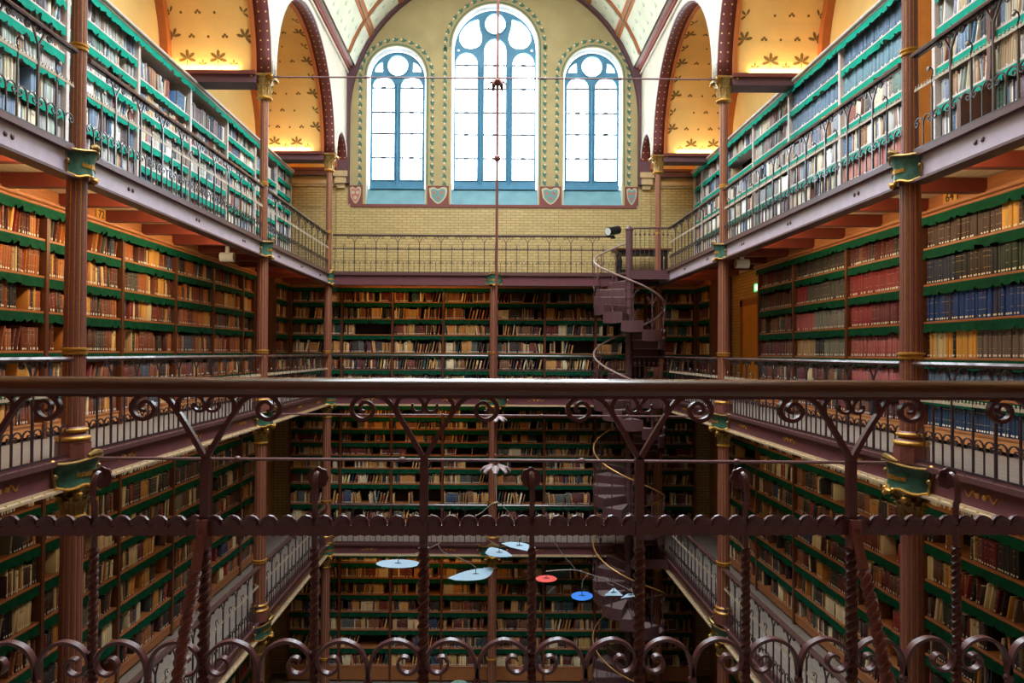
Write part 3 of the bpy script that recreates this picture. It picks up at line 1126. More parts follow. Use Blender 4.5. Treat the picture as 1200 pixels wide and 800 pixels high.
def leaf3(mb, ang, r0, z0, h, w, out, m):
    """One curling acanthus leaf leaning out of a bell."""
    vs = []
    rows = [(0, 0, 0.8), (0.35, 0.06, 1.0), (0.7, 0.25, 0.95), (0.95, 0.75, 0.7), (0.9, 1.0, 0.35)]
    for hz, o, ww in rows:
        for s in (-1, 0, 1):
            rr = r0 + out * o - (0.012 if s else -0.004)
            a = ang + s * w * ww / max(r0, 0.05) / 2
            vs.append((rr * cos(a), rr * sin(a), z0 + hz * h))
    fs = []
    for i in range(len(rows) - 1):
        for k in range(2):
            fs.append((i * 3 + k, i * 3 + k + 1, (i + 1) * 3 + k + 1, (i + 1) * 3 + k))
    mb.add(vs, fs, m)


def capital_mesh(r, h):
    mb = MB()
    mb.lathe([(r * 1.02, 0), (r * 1.22, 0.015), (r * 1.22, 0.035), (r * 1.04, 0.05)], 'gold', 16)
    mb.lathe([(r * 1.0, 0.03), (r * 1.05, h * 0.5), (r * 1.35, h * 0.85), (r * 1.6, h * 0.93)], 'brass', 16)
    for k in range(8):
        leaf3(mb, 2 * pi * k / 8, r * 1.06, 0.05, h * 0.5, r * 0.8, 0.05, 'brass')
        leaf3(mb, 2 * pi * (k + 0.5) / 8, r * 1.10, h * 0.3, h * 0.5, r * 0.8, 0.075, 'brass')
    for k in range(4):
        a = pi / 4 + k * pi / 2
        leaf3(mb, a, r * 1.2, h * 0.5, h * 0.42, r * 0.7, 0.14, 'gold')
        mb.ball(((r * 1.2 + 0.12) * cos(a), (r * 1.2 + 0.12) * sin(a), h * 0.86), 0.028, 'gold', 8)
    ab = []
    for k in range(4):
        a = pi / 4 + k * pi / 2
        ab.append(((r * 1.2 + 0.14) * cos(a), (r * 1.2 + 0.14) * sin(a)))
        a2 = a + pi / 4
        ab.append((r * 1.35 * cos(a2), r * 1.35 * sin(a2)))
    mb.plate([ab], lambda u, v, t: (u, v, h * 0.91 + t), h * 0.09, 'brass')
    o = mb.mesh('capital', True)
    return o


def base_mesh(r):
    mb = MB()
    oc = [(r * 1.55 * cos(pi / 8 + k * pi / 4), r * 1.55 * sin(pi / 8 + k * pi / 4)) for k in range(8)]
    mb.plate([oc], lambda u, v, t: (u, v, t), 0.16, 'iron_red')
    mb.lathe([(r * 1.5, 0.16), (r * 1.5, 0.172), (r * 1.35, 0.175)], 'iron_red', 20)
    tor = [(r * 1.3 + 0.028 * cos(q), 0.20 + 0.026 * sin(q)) for q in [(-pi / 2 + pi * i / 6) for i in range(7)]]
    mb.lathe(tor, 'gold', 20, cap=False)
    mb.lathe([(r * 1.3, 0.225), (r * 1.12, 0.245), (r * 1.12, 0.265)], 'iron_red', 20)
    tor = [(r * 1.15 + 0.02 * cos(q), 0.285 + 0.02 * sin(q)) for q in [(-pi / 2 + pi * i / 6) for i in range(7)]]
    mb.lathe(tor, 'gold', 20, cap=False)
    mb.lathe([(r * 1.15, 0.30), (r * 1.0, 0.32)], 'iron_red', 20)
    return mb.mesh('base', True)


def ring_mesh(r):
    mb = MB()
    mb.lathe([(r * 0.98, -0.035), (r * 1.12, -0.03), (r * 1.14, -0.012), (r * 1.02, -0.006), (r * 1.02, 0.008), (r * 1.2, 0.014), (r * 1.2, 0.03), (r * 0.98, 0.036)], 'gold', 16)
    return mb.mesh('ring', True)


def cartouche_mesh(r, h, pale):
    """Shield wrapped round the column where the girders meet; local +x faces the void."""
    mb = MB()
    N = 14
    span = radians(84)
    vs = []
    for i in range(N + 1):
        a = -span + 2 * span * i / N
        wv = 0.5 + 0.5 * cos(3 * a)
        for zz, rr in ((-h, r * 1.05), (-h * 0.6, r * 1.0), (-h * 0.25, r * 1.02), (0.02 + 0.03 * wv, r * 1.22)):
            stretch = 1 + 0.55 * abs(sin(a)) ** 2
            vs.append((rr * cos(a), rr * sin(a) * stretch, zz))
    fs = []
    for i in range(N):
        for k in range(3):
            fs.append((i * 4 + k, (i + 1) * 4 + k, (i + 1) * 4 + k + 1, i * 4 + k + 1))
    mb.add(vs, fs, 'green_enamel')
    top = [vs[i * 4 + 3] for i in range(N + 1)]
    bot = [vs[i * 4] for i in range(N + 1)]
    mb.tube(smooth_path(top, 2), 0.015, 'brass', 6)
    mb.tube(smooth_path([(p[0] * 1.03, p[1] * 1.02, p[2] - 0.005 + 0.014 * cos(6 * i / N * pi)) for i, p in enumerate(bot)], 2), 0.015, 'gold', 6)
    for s in (0, N):
        e = vs[s * 4 + 1]
        mb.tube(smooth_path([top[s], (e[0] - 0.02, e[1] * 1.12, -h * 0.3), (e[0] + 0.02, e[1] * 1.18, -h * 0.62), bot[s]], 4), 0.016, 'brass', 6)
        mb.ball((top[s][0], top[s][1], top[s][2]), 0.035, 'gold', 8)
        mb.ball((bot[s][0], bot[s][1], bot[s][2]), 0.032, 'gold', 8)
        mb.ball((e[0] + 0.03, e[1] * 1.2, -h * 0.45), 0.028, 'brass', 8)
    # scrolls: a rolled leaf over the top and a small boss below
    mb.tube([(r * 1.1, -0.11, 0.07), (r * 1.22, -0.03, 0.095), (r * 1.22, 0.05, 0.085), (r * 1.05, 0.12, 0.06)], 0.03, 'brass', 8, rs=[0.018, 0.034, 0.03, 0.014])
    mb.ball((r * 1.2, 0.0, -h - 0.03), 0.038, 'gold', 8, (0.8, 1.4, 0.8))
    mb.ball((r * 1.13, 0.07, -h - 0.01), 0.026, 'gold', 8)
    mb.ball((r * 1.13, -0.07, -h - 0.01), 0.026, 'gold', 8)
    # worn gilt letter strokes on the band, as unreadable as in the photo
    rl = random.Random(5)
    i = 0
    a = -0.75
    while a < 0.75:
        st = 1 + 0.55 * abs(sin(a)) ** 2
        hh = rl.choice((0.036, 0.036, 0.036, 0.05))
        rr = r * 1.015 + 0.004
        p = Matrix.Translation((rr * cos(a), rr * sin(a) * st, -h * 0.47)) @ Matrix.Rotation(a, 4, 'Z')
        mb.box(-0.003, 0.003, -0.004, 0.004, -0.028, -0.028 + hh, 'gold', p)
        if rl.random() < 0.6:
            q0 = -0.028 + hh * rl.choice((0.0, 0.45, 0.85))
            mb.box(-0.003, 0.003, -0.004, 0.011, q0, q0 + 0.007, 'gold', p)
        a += rl.choice((0.034, 0.04, 0.04, 0.062))
    return mb.mesh('cartouche', True, fix=False)


_cache = {}


def cached(key, fn):
    if key not in _cache:
        _cache[key] = fn()
    return _cache[key]


def column(x, y, face, label, top=True):
    """face: direction (radians) the shields look, towards the void."""
    t = thing('cast_iron_column', label, 'column', (x, y, FG), 0, 'cast-iron columns round the well')
    levels = [(FG, FL, 0.118), (FL, FM, 0.112), (FM, FU, 0.105)] + ([(FU, ZS - 0.02, 0.076)] if top else [])
    for z0, z1, r in levels:
        zz = z0 - FG
        h = z1 - z0
        last = z1 > FU + 1
        cap_h = 0.44 if last else (0.32 if z1 < FM + 0.1 else 0.0)
        beam = 0.0 if last else 0.285
        z_s = zz
        if not last:
            put('base', cached(('base', r), lambda: base_mesh(r)), t, (0, 0, zz))
            z_s = zz + 0.3
        z_e = zz + h - beam - cap_h
        put('shaft', cached(('shaft', r, round(z_e - z_s, 3)), lambda: shaft_mesh(r, r * 0.9, z_e - z_s)), t, (0, 0, z_s))
        put('ring', cached(('ring', r), lambda: ring_mesh(r)), t, (0, 0, zz + 1.07))
        if cap_h:
            put('capital', cached(('cap', r, cap_h), lambda: capital_mesh(r * (1.5 if last else 0.92), cap_h)), t, (0, 0, z_e))
        if not last:
            mb = MB()
            mb.lathe([(r * 0.95, 0), (r * 0.95, beam)], 'iron_red', 16)
            put('collar', cached(('collar', r), lambda: mb.mesh('collar', True)), t, (0, 0, zz + h - beam))
            put('cartouche', cached(('cart', 0), lambda: cartouche_mesh(0.2, 0.22, 0)), t, (0, 0, zz + h - 0.03), face, (0.78, 0.62, 1) if z1 > FM + 1 else None)
    return t


ROWN = {1.33: 'beside the viewing balcony', Y1: 'nearest of those in view', Y2: 'with the top tie rod ending on its capital', Y3: 'at the corner of the end gallery'}
for sx, side in ((-1, 'opposite the stair'), (1, 'on the stair side')):
    for y in (1.33, Y1, Y2, Y3):
        face = (0 if sx < 0 else pi) if y != Y3 else (-pi / 4 if sx < 0 else -3 * pi / 4)
        column(sx * A, y, face, 'fluted plum iron column with gilt lines %s, %s' % (side, ROWN[y]))
column(0.02, Y3, -pi / 2, 'fluted plum iron column standing in the middle of the end galleries', False)

# ------------------------------------------------------------------ railings
SCL = 458.0                     # pixels per metre of the near railing in the photograph


def PX(dx, y):
    """photo pixels (dx from the post, y down) -> metres in the railing's own x/z plane"""
    return (dx / SCL, EYE - (y - 413.0) / SCL)


OUT_ARM = [(0, 538), (-16, 510), (-31, 486), (-42.5, 470.5), (-56, 463), (-68, 462.6), (-79, 468), (-85, 478), (-81, 488), (-71, 492), (-62, 487.5), (-59, 479.5), (-63.5, 473), (-70, 471.5), (-75, 476), (-74, 481), (-70, 482.5)]
IN_ARM = [(-31.5, 485), (-32.8, 474), (-27.5, 466), (-18, 462.5), (-8, 465.5), (-2.5, 472), (-1.5, 479), (-5, 482.5), (-11, 482), (-14.5, 478), (-14, 473)]
# lower C-scroll between a stem and the post beside it, dx from the stem
C_SCROLL = [(0, 790), (-3, 770), (-11, 756), (-23, 749), (-34, 747.5), (-47, 752), (-56.5, 762), (-58.5, 772), (-54, 781.5), (-45, 785), (-36.5, 780.5), (-34, 773), (-38.5, 766.5), (-45, 767), (-47, 770.5)]


def rail_meshes(p, lod, bar='bar_top_lit'):
    """Meshes for one bay of railing p metres long: y_post at x=0, short_post at p/2."""
    n = {0: 5, 1: 2, 2: 1}[lod]
    k = p / 0.55
    w = 0.016
    res = {}
    zb, zt = PX(0, 627)[1], PX(0, 602)[1]
    mb = MB()
    iron = 'iron' if lod == 0 else 'rail_dark'
    for s in (-1, 1):
        mb.strap([PX(s * a, b) for a, b in smooth_path(OUT_ARM, n)], w, 0.011 if lod == 0 else 0.013, iron, lambda t: 1.15 - 0.45 * t)
        mb.strap([PX(s * a, b) for a, b in smooth_path(IN_ARM, n)], w * 0.8, 0.009 if lod == 0 else 0.012, iron, lambda t: 1.15 - 0.5 * t)
    mb.box(-0.0105, 0.0105, -0.0105, 0.0105, PX(0, 640)[1], PX(0, 537)[1], iron)
    if lod == 0:
        mb.twisted((0, 0, 0.02), (0, 0, PX(0, 640)[1]), 0.0215, 0.088, iron)
        mb.ball((0, -0.012, PX(0, 634)[1]), 0.006, iron, 6)
    else:
        mb.box(-0.01, 0.01, -0.01, 0.01, 0.02, PX(0, 640)[1], iron)
    res['y_post'] = mb.mesh('scroll_post')
    # short post with its curled neck and rosette on the void side
    mb = MB()
    z0 = PX(0, 640)[1]
    if lod == 0:
        mb.twisted((0, 0, 0.02), (0, 0, z0), 0.017, 0.075, iron)
    else:
        mb.box(-0.008, 0.008, -0.008, 0.008, 0.02, z0, iron)
    neck = [(0, 0, z0), (0, 0, zt + 0.02), (0, -0.008, PX(0, 585)[1]), (0, -0.008, PX(0, 568)[1]), (0, 0.006, PX(0, 558)[1]), (0, 0.022, PX(0, 556)[1]), (0, 0.032, PX(0, 562)[1])]
    mb.tube(smooth_path(neck, 3 if lod == 0 else 1), 0.0075, iron, 6 if lod == 0 else 4)
    hc = PX(0, 562)[1]
    nr = 32 if lod == 0 else 10
    disc = []
    for i in range(nr):
        a = 2 * pi * i / nr
        r = 0.027 * (1 + (0.06 * cos(8 * a) if lod == 0 else 0))
        disc.append((r * cos(a), hc + r * sin(a)))
    mb.plate([disc], lambda u, v, t: (u, 0.03 + t, v), 0.007, iron)
    mb.ball((0, 0.037, hc), 0.018, iron if lod == 0 else 'bar_top_lit', 8, (1, 0.5, 1))
    res['short_post'] = mb.mesh('rosette_post')
    # lower scrolls
    c = MB()
    c.strap([PX(a * k, b) for a, b in smooth_path(C_SCROLL, n)], 0.019, 0.0075 if lod == 0 else 0.011, iron, lambda t: 1.2 - 0.5 * t)
    res['scroll'] = c.mesh('scroll')
    c = MB()
    c.strap([PX(-a * k, b) for a, b in smooth_path(C_SCROLL, n)], 0.019, 0.0075 if lod == 0 else 0.011, iron, lambda t: 1.2 - 0.5 * t)
    res['scroll_r'] = c.mesh('scroll')
    c = MB()
    c.box(-0.006, 0.006, -0.008, 0.008, 0.02, PX(0, 785)[1], iron)
    if lod == 0:
        c.ball((0, 0, PX(0, 795)[1]), 0.012, iron, 8)
    res['stem'] = c.mesh('stem')
    # everything of the lower scrollwork joined, for the far railings
    if lod:
        c = MB()
        for st in (p / 4, 3 * p / 4):
            for s in (-1, 1):
                c.strap([(st + s * PX(a * k, b)[0], PX(a * k, b)[1]) for a, b in smooth_path(C_SCROLL, n)], 0.014, 0.01, iron)
            c.box(st - 0.005, st + 0.005, -0.006, 0.006, 0.02, PX(0, 785)[1], iron)
        res['scrollwork'] = c.mesh('scrollwork')
    # scalloped middle bar for one bay
    mb = MB()
    nb = 12
    step = p / nb
    low, mid, top = PX(0, 626.5 if lod == 0 else 620)[1], PX(0, 607)[1], PX(0, 602)[1]
    loop = []
    sub = 6 if lod == 0 else 2
    for i in range(nb):
        x = i * step
        for q in range(2):
            loop += [(x + q * step / 2 + 0.002, low + 0.003), (x + q * step / 2 + step / 4, low), (x + q * step / 2 + step / 2 - 0.002, low + 0.003)] if lod == 0 else [(x + q * step / 2, low)]
    loop.append((p, low))
    zc = PX(0, 613)[1]
    rr = step / 2
    for i in range(nb - 1, -1, -1):
        xc = (i + 0.5) * step
        for q in range(sub + 1):
            a = pi * q / sub
            loop.append((xc + rr * cos(a) * 0.985, zc + rr * 1.02 * sin(a)))
    mb.plate([loop], lambda u, v, t: (u, -0.005 + t, v), 0.01, iron if lod == 0 else bar)
    if lod == 0:
        for i in range(nb):
            xc = (i + 0.5) * step
            # the lip of each scale bends towards the hall side
            vs = []
            for q in range(9):
                a = pi * q / 8
                vs += [(xc + rr * 0.62 * cos(a), -0.005, zc - 0.002 + rr * 0.62 * sin(a)), (xc + rr * 0.95 * cos(a), -0.013, zc + rr * 0.98 * sin(a))]
            mb.add(vs, [(2 * q, 2 * q + 1, 2 * q + 3, 2 * q + 2) for q in range(8)], iron)
            mb.ball((i * step, -0.006, zc - 0.004), 0.004, iron, 6)
    res['bar'] = mb.mesh('scalloped_bar')
    if lod:
        mb = MB()
        for i in range(nb):
            mb.ball(((i + 0.5) * step, 0.0, top + 0.004), 0.011, bar, 6, (1, 0.7, 0.7))
        res['beads'] = mb.mesh('beads')
    return res




def railing(origin, rz, L, nmod, lod, label, group, last_y=True):
    """local x along the rail, local +y towards the void, z = 0 at the floor."""
    p = L / nmod
    bar = 'rail_dark' if 'end gallery' in label else 'bar_top_lit'  # side bars coloured as lit from above, end bars left dark
    ms = cached(('rail', round(p, 4), lod, bar), lambda: rail_meshes(p, lod, bar))
    t = thing('iron_railing', label, 'railing', origin, rz, group)
    for i in range(nmod):
        x = i * p
        if i or lod == 0:
            put('scroll_post', ms['y_post'], t, (x, 0, 0))
        put('rosette_post', ms['short_post'], t, (x + p / 2, 0, 0))
        put('scalloped_bar', ms['bar'], t, (x, 0, 0))
        if lod == 0:
            for st in (p / 4, 3 * p / 4):
                put('stem', ms['stem'], t, (x + st, 0, 0))
                put('scroll', ms['scroll'], t, (x + st, 0, 0))
                put('scroll', ms['scroll_r'], t, (x + st, 0, 0))
        else:
            put('scrollwork', ms['scrollwork'], t, (x, 0, 0))
            put('beads', ms['beads'], t, (x, 0, 0))['kind'] = 'stuff'
    mb = MB()
    if lod == 0:
        prof = [(-0.040, 0.0), (-0.046, 0.012), (-0.044, 0.026), (-0.034, 0.036), (-0.018, 0.0405), (0.018, 0.0405), (0.034, 0.036), (0.044, 0.026), (0.046, 0.012), (0.040, 0.0), (0.02, -0.002), (-0.02, -0.002)]
    else:
        prof = [(-0.04, 0.0), (-0.045, 0.02), (-0.03, 0.042), (0.03, 0.042), (0.045, 0.02), (0.04, 0.0)]
    zb = PX(0, 462)[1]
    n = len(prof)
    vs = [(0, a, zb + b) for a, b in prof] + [(L, a, zb + b) for a, b in prof]
    mb.add(vs, [(i, (i + 1) % n, n + (i + 1) % n, n + i) for i in range(n)] + [tuple(range(n)), tuple(range(2 * n - 1, n - 1, -1))], 'handrail' if lod == 0 else 'handrail_side')
    mb.build('handrail', t, True)
    mb = MB()
    mb.box(0, L, -0.014, 0.014, zb - 0.009, zb - 0.001, 'iron' if lod == 0 else 'rail_dark')
    mb.build('flat_bar', t)
    mb = MB()
    mb.box(0, L, -0.012, 0.012, 0.045, 0.06, 'iron' if lod == 0 else 'rail_dark')
    mb.build('bottom_bar', t)
    return t


G_SIDE = 'iron railings along the galleries'
for z, lev in ((FU, 'upper'), (FM, 'middle'), (FL, 'lower')):
    for sx, side in ((-1, 'opposite the stair'), (1, 'on the stair side')):
        for ya, yb, n, nm in ((4.2, Y1, 5, 'near'), (Y1, Y2, 10, 'second'), (Y2, Y3, 9, 'far')):
            lab = 'scrolled iron railing with wooden handrail, %s bay of the %s gallery %s' % (nm, lev, side)
            y1 = yb - 0.11
            y0 = ya + (0.11 if ya > 5 else 0)
            lod = 1 if ya < 12 else 2
            if sx < 0:
                railing((-A + 0.02, y1, z), -pi / 2, y1 - y0, n, lod, lab, G_SIDE)
            else:
                if ya == Y2 and z == FU:
                    railing((A - 0.02, y0, z), pi / 2, 16.66 - y0, 7, lod, lab, G_SIDE)
                elif ya == Y2:
                    railing((A - 0.02, y0, z), pi / 2, 16.66 - y0, 7, lod, lab, G_SIDE)
                else:
                    railing((A - 0.02, y0, z), pi / 2, y1 - y0, n, lod, lab, G_SIDE)
    if z == FU:
        railing((A - 1.12, Y3, z), pi, 2 * A - 1.23, 13, 2, 'long scrolled iron railing of the upper end gallery before the brick wall', G_SIDE)
        continue
    railing((-0.12, Y3, z), pi, A - 0.25, 7, 2, 'scrolled iron railing of the %s end gallery, half away from the stair' % lev, G_SIDE)
    railing((A - 1.12, Y3, z), pi, A - 1.27, 5, 2, 'scrolled iron railing of the %s end gallery, stair half' % lev, G_SIDE)

# the near railing, in front of the viewer
YR = 1.80
P0 = 252.0 / SCL
X0, TURN = (498.5 - PPX) / SCL, radians(1.5)      # the near railing runs 1.5 degrees off square
k0 = -7
front = railing((X0 + k0 * P0 * cos(TURN), YR + X0 * math.tan(TURN) + k0 * P0 * sin(TURN), 0), TURN, P0 * 15, 15, 0, 'dark iron scroll railing under a polished brown wooden handrail, closest to viewer', None)
for i in (-1, 2, -4, 5):
    x = -k0 * P0 + i * P0
    mb = MB()
    a, b = Vector((x, -0.015, PX(0, 612)[1])), Vector((x, -0.29, 0.02))
    d = (b - a)
    mb.box(x - 0.012, x + 0.012, -0.03, -0.008, PX(0, 640)[1], PX(0, 606)[1], 'iron_red')
    mb.tube([a, a + d * 0.16], 0.013, 'iron_red', 6)
    mb.twisted(a + d * 0.16, b, 0.022, 0.088, 'iron_red')
    mb.ball((x, -0.034, PX(0, 622)[1]), 0.007, 'iron_red', 6)
    mb.build('brace', front)
# ------------------------------------------------------------------ bookcases
SH_TALL = [0.20, 0.62, 1.07, 1.55, 1.98, 2.43]      # shelf heights above the gallery floor
SH_LOW = [0.20, 0.66, 1.12, 1.58, 2.05, 2.52, 2.99]
CORN_T, CORN_L = 2.80, 3.42
SH_GE = [0.43, 0.91, 1.39, 1.87, 2.33, 2.77, 3.18]
SH_LE = [0.28, 0.80, 1.34, 1.75, 2.10, 2.45, 2.80, 3.14]
SH_UR = [0.24, 0.68, 1.11, 1.58, 2.07, 2.51]
SH_MR = [0.20, 0.60, 1.05, 1.50, 1.97, 2.43]
SH_A = [0.20, 0.62, 1.06, 1.49, 1.80, 2.15, 2.48]
SH_B = [0.20, 0.55, 0.92, 1.30, 1.75, 2.24]


def fringe_mesh(seed, m='fringe'):
    r = random.Random(seed)
    N = 44
    vs = []
    y = 0.0
    notch = {r.randrange(N) for _ in range(9)}
    for i in range(N + 1):
        x = i / N
        w = 0.010 * sin(x * 34 + seed) + 0.006 * sin(x * 77 + 2 * seed)
        d = 0.112 + (0.005 if i % 2 else -0.003) + r.uniform(-0.004, 0.004)
        if i in notch:
            d -= r.uniform(0.015, 0.04)
            w -= 0.02
        vs += [(x, -0.004, 0), (x, -0.006 + w * 0.5, -0.055), (x, -0.012 + w, -d)]
    fs = []
    for i in range(N):
        for k in range(2):
            fs.append((i * 3 + k, i * 3 + k + 1, (i + 1) * 3 + k + 1, (i + 1) * 3 + k))
    mb = MB()
    mb.add(vs, fs, m)
    return mb.mesh('fringe', True, fix=False)


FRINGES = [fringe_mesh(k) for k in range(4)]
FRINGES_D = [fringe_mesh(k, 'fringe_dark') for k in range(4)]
CASES = []          # (matrix, length, shelf heights, top, level, side, name, palette key)


def unit_box(name, x0, x1, y0, y1, z0, z1, m):
    mb = MB()
    mb.box(x0, x1, y0, y1, z0, z1, m)
    return mb.mesh(name)


def shelf_mesh(m):
    mb = MB()
    mb.cbox(0, 1, 0.0, 0.40, -0.032, 0.0, m, 0.006)
    return mb.mesh('shelf')


def bookcase(origin, rz, L, lev, side, label, wood, pal, last=True, custom=None):
    """local x along the shelves, y into the case, z up from the floor."""
    tall = lev in ('U', 'M')
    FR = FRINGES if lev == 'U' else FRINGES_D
    shelves = custom or (SH_TALL if tall else SH_LOW)
    top = (CORN_T if lev == 'M' or side == 'left' else 2.89) if tall else CORN_L
    t = thing('bookcase', label, 'bookcase', origin, rz, None)
    wd = 'oak_skylit' if lev == 'U' else 'oak'
    ud = 'oak_skylit' if lev == 'U' else 'oak_dark'
    sm = cached(('shelf', wd), lambda: shelf_mesh(wd))
    um = cached(('upright', ud, top), lambda: unit_box('upright', 0.0, 0.06, -0.02, 0.42, 0.0, top, ud))
    put('upright', um, t)
    if last:
        put('upright', um, t, (L - 0.06, 0, 0))
    for i, z in enumerate(shelves):
        s = put('shelf', sm, t, (0, 0, z), None, (L, 1, 1))
        if i and not (side == 'end' and lev != 'U' and False):
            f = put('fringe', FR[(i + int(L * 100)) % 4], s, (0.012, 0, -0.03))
            f.scale = ((L - 0.075) / L, 1, 1)
            f.location = (0.062 / L, 0, -0.03)
    put('plinth', cached(('plinth', lev == 'M', wd, shelves[0]), lambda: unit_box('plinth', 0, 1, 0.01, 0.40, 0.05, shelves[0] - 0.032, 'oak_lit' if lev == 'M' else wd)), t, (0, 0, 0), None, (L, 1, 1))
    put('back_board', cached(('back', top), lambda: unit_box('back_board', 0, 1, 0.41, 0.44, 0.0, top, 'back')), t, (0, 0, 0), None, (L, 1, 1))

    def corn():
        mb = MB()
        h = 0.09 if tall else 0.1
        mb.cbox(0, 1, -0.06, 0.42, top, top + 0.035, wd, 0.01)
        mb.cbox(0, 1, -0.10, 0.42, top + 0.035, top + h, wd, 0.012)
        if lev != 'U':
            mb.box(0, 1, -0.08, 0.42, top + h, top + (0.215 if lev == 'M' else 0.24), wd)
        return mb.mesh('cornice')
    c = put('cornice', cached(('corn', lev == 'U', lev == 'M', wd, top), corn), t, (0, 0, 0), None, (L, 1, 1))
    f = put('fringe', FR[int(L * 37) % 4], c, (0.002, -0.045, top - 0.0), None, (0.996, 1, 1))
    CASES.append((Matrix.Translation(origin) @ Matrix.Rotation(rz, 4, 'Z'), L, shelves, top, lev, side, label, pal, t, last))
    return t


FLOORS = {'U': FU, 'M': FM, 'L': FL, 'G': FG}
LEVN = {'U': 'upper-gallery', 'M': 'middle-gallery', 'L': 'lower-gallery', 'G': 'ground-floor'}
LEFT_Y = {'U': [5.3, 7.1, 8.9, 10.7, 12.55, 14.3, 16.0, 17.6, 18.9],
          'M': [5.05, 6.8, 8.56, 10.32, 12.07, 13.7, 15.32, 16.12], 'L': [3.3, 5.05, 6.8, 8.56, 10.32, 12.07, 13.7, 15.32, 17.0]}
LEFT_Y['G'] = LEFT_Y['L'][3:]
RIGHT_Y = {'U': [5.1, 6.9, 8.7, 9.15, 11.07, 12.98, 14.77, 16.6, 18.4, 19.1], 'M': [5.2, 7.07, 8.98, 10.88, 12.80, 14.48],
           'L': [3.25, 5.15, 7.07, 8.98, 10.88, 12.80, 14.6, 16.4]}
RIGHT_Y['G'] = RIGHT_Y['L'][3:]
for lev in 'UMLG':
    ys = LEFT_Y[lev]
    for i in range(len(ys) - 1):
        L = ys[i + 1] - ys[i]
        bookcase((-XS, ys[i], FLOORS[lev]), pi / 2, L, lev, 'left',
                 'oak bookcase with green fringes, %s along the %s wall opposite the stair' % (ordinal(i + 1), LEVN[lev]), None, 'left' + lev, i == len(ys) - 2,
                 (SH_B if i in (3, 4, 6) else SH_A) if lev == 'U' else None)
    ys = RIGHT_Y[lev]
    for i in range(len(ys) - 1):
        if lev == 'U' and i == 2:
            continue
        L = ys[i + 1] - ys[i]
        bookcase((XS, ys[i + 1], FLOORS[lev]), -pi / 2, L, lev, 'right',
                 'oak bookcase with green fringes, %s along the stair-side %s wall' % (ordinal(i + 1 if lev != 'U' or i < 2 else i), LEVN[lev]), None, 'right%s%d' % (lev, i), i == 0 or (lev == 'U' and i == 3),
                 {'U': SH_UR, 'M': SH_MR}.get(lev))
    if lev != 'U':
        for k in range(8):
            bookcase((-XS + 1.365 * k, YE, FLOORS[lev]), 0.0, 1.365, lev, 'end',
                     'oak end-wall bookcase, %s from the stair corner, %s' % (ordinal(8 - k), LEVN[lev].replace('-', ' ')), None, 'end' + lev, k == 7, {'G': SH_GE, 'L': SH_LE}.get(lev))
# the corner case beside the doorway, on the middle gallery
bookcase((XS, 18.79, FM), -pi / 2, 1.15, 'M', 'right', 'short oak bookcase in the corner between doorway and end wall', None, 'endM', True)
bookcase((-XS, 17.62, FM), pi / 2, 1.17, 'M', 'left', 'short oak bookcase in the dark corner opposite the stair', None, 'endM', True)
for x, y0, nm in ((XS, 17.62, 'beside the doorway'), (-XS, 17.58, 'at the dark corner opposite the stair')):
    mb = MB()
    a, b = sorted((x, x + (0.5 if x > 0 else -0.5)))
    mb.box(a, b, y0 - 0.05, y0 - 0.01, 0, 2.98, 'oak_dark')
    mb.box(a + 0.08, b - 0.08, y0 - 0.062, y0 - 0.05, 0.3, 1.3, 'oak_dark')
    mb.box(a + 0.08, b - 0.08, y0 - 0.062, y0 - 0.05, 1.4, 2.8, 'oak_dark')
    tag(mb.build('panel_screen'), 'tall dark oak end panel of the corner bookcase ' + nm, 'panel')

mb = MB()
mb.box(XS, XS + 0.42, 9.115, 9.145, FU, FU + 2.88, 'end_panel')
tag(mb.build('end_panel'), 'narrow orange-lit oak end panel in the gap of the stair-side upper cases', 'panel')

# number plaques on the frieze
for sx, y, txt, lab in ((-1, 7.80, '71', 'wooden plaque with black figures seventy-one, at the edge of view,'), (-1, 9.60, '72', 'wooden plaque with black figures seventy-two, behind the nearest column,'), (1, 8.25, '64', 'stair-side wooden plaque with black figures sixty-four')):
    t = thing('number_plaque', lab + ' on the bookcase cornice', 'plaque', (sx * (XS - 0.085), y, 2.935), pi / 2 if sx < 0 else -pi / 2)
    mb = MB(); mb.box(-0.12, 0.12, -0.012, 0, -0.075, 0.075, 'plaque'); mb.build('board', t)
    cu = bpy.data.curves.new('digits', 'FONT')
    cu.body = txt
    cu.size = 0.15
    cu.align_x = 'CENTER'
    cu.align_y = 'CENTER'
    cu.extrude = 0.002
    cu.materials.append(M['black'])
    tmp = put('tmp', cu)
    bpy.context.view_layer.update()
    dm = bpy.data.meshes.new_from_object(tmp.evaluated_get(bpy.context.evaluated_depsgraph_get()))
    bpy.data.objects.remove(tmp)
    bpy.data.curves.remove(cu)
    o = put('digits', dm, t, (0, -0.0145, 0))
    o.rotation_euler = (pi / 2, 0, 0)

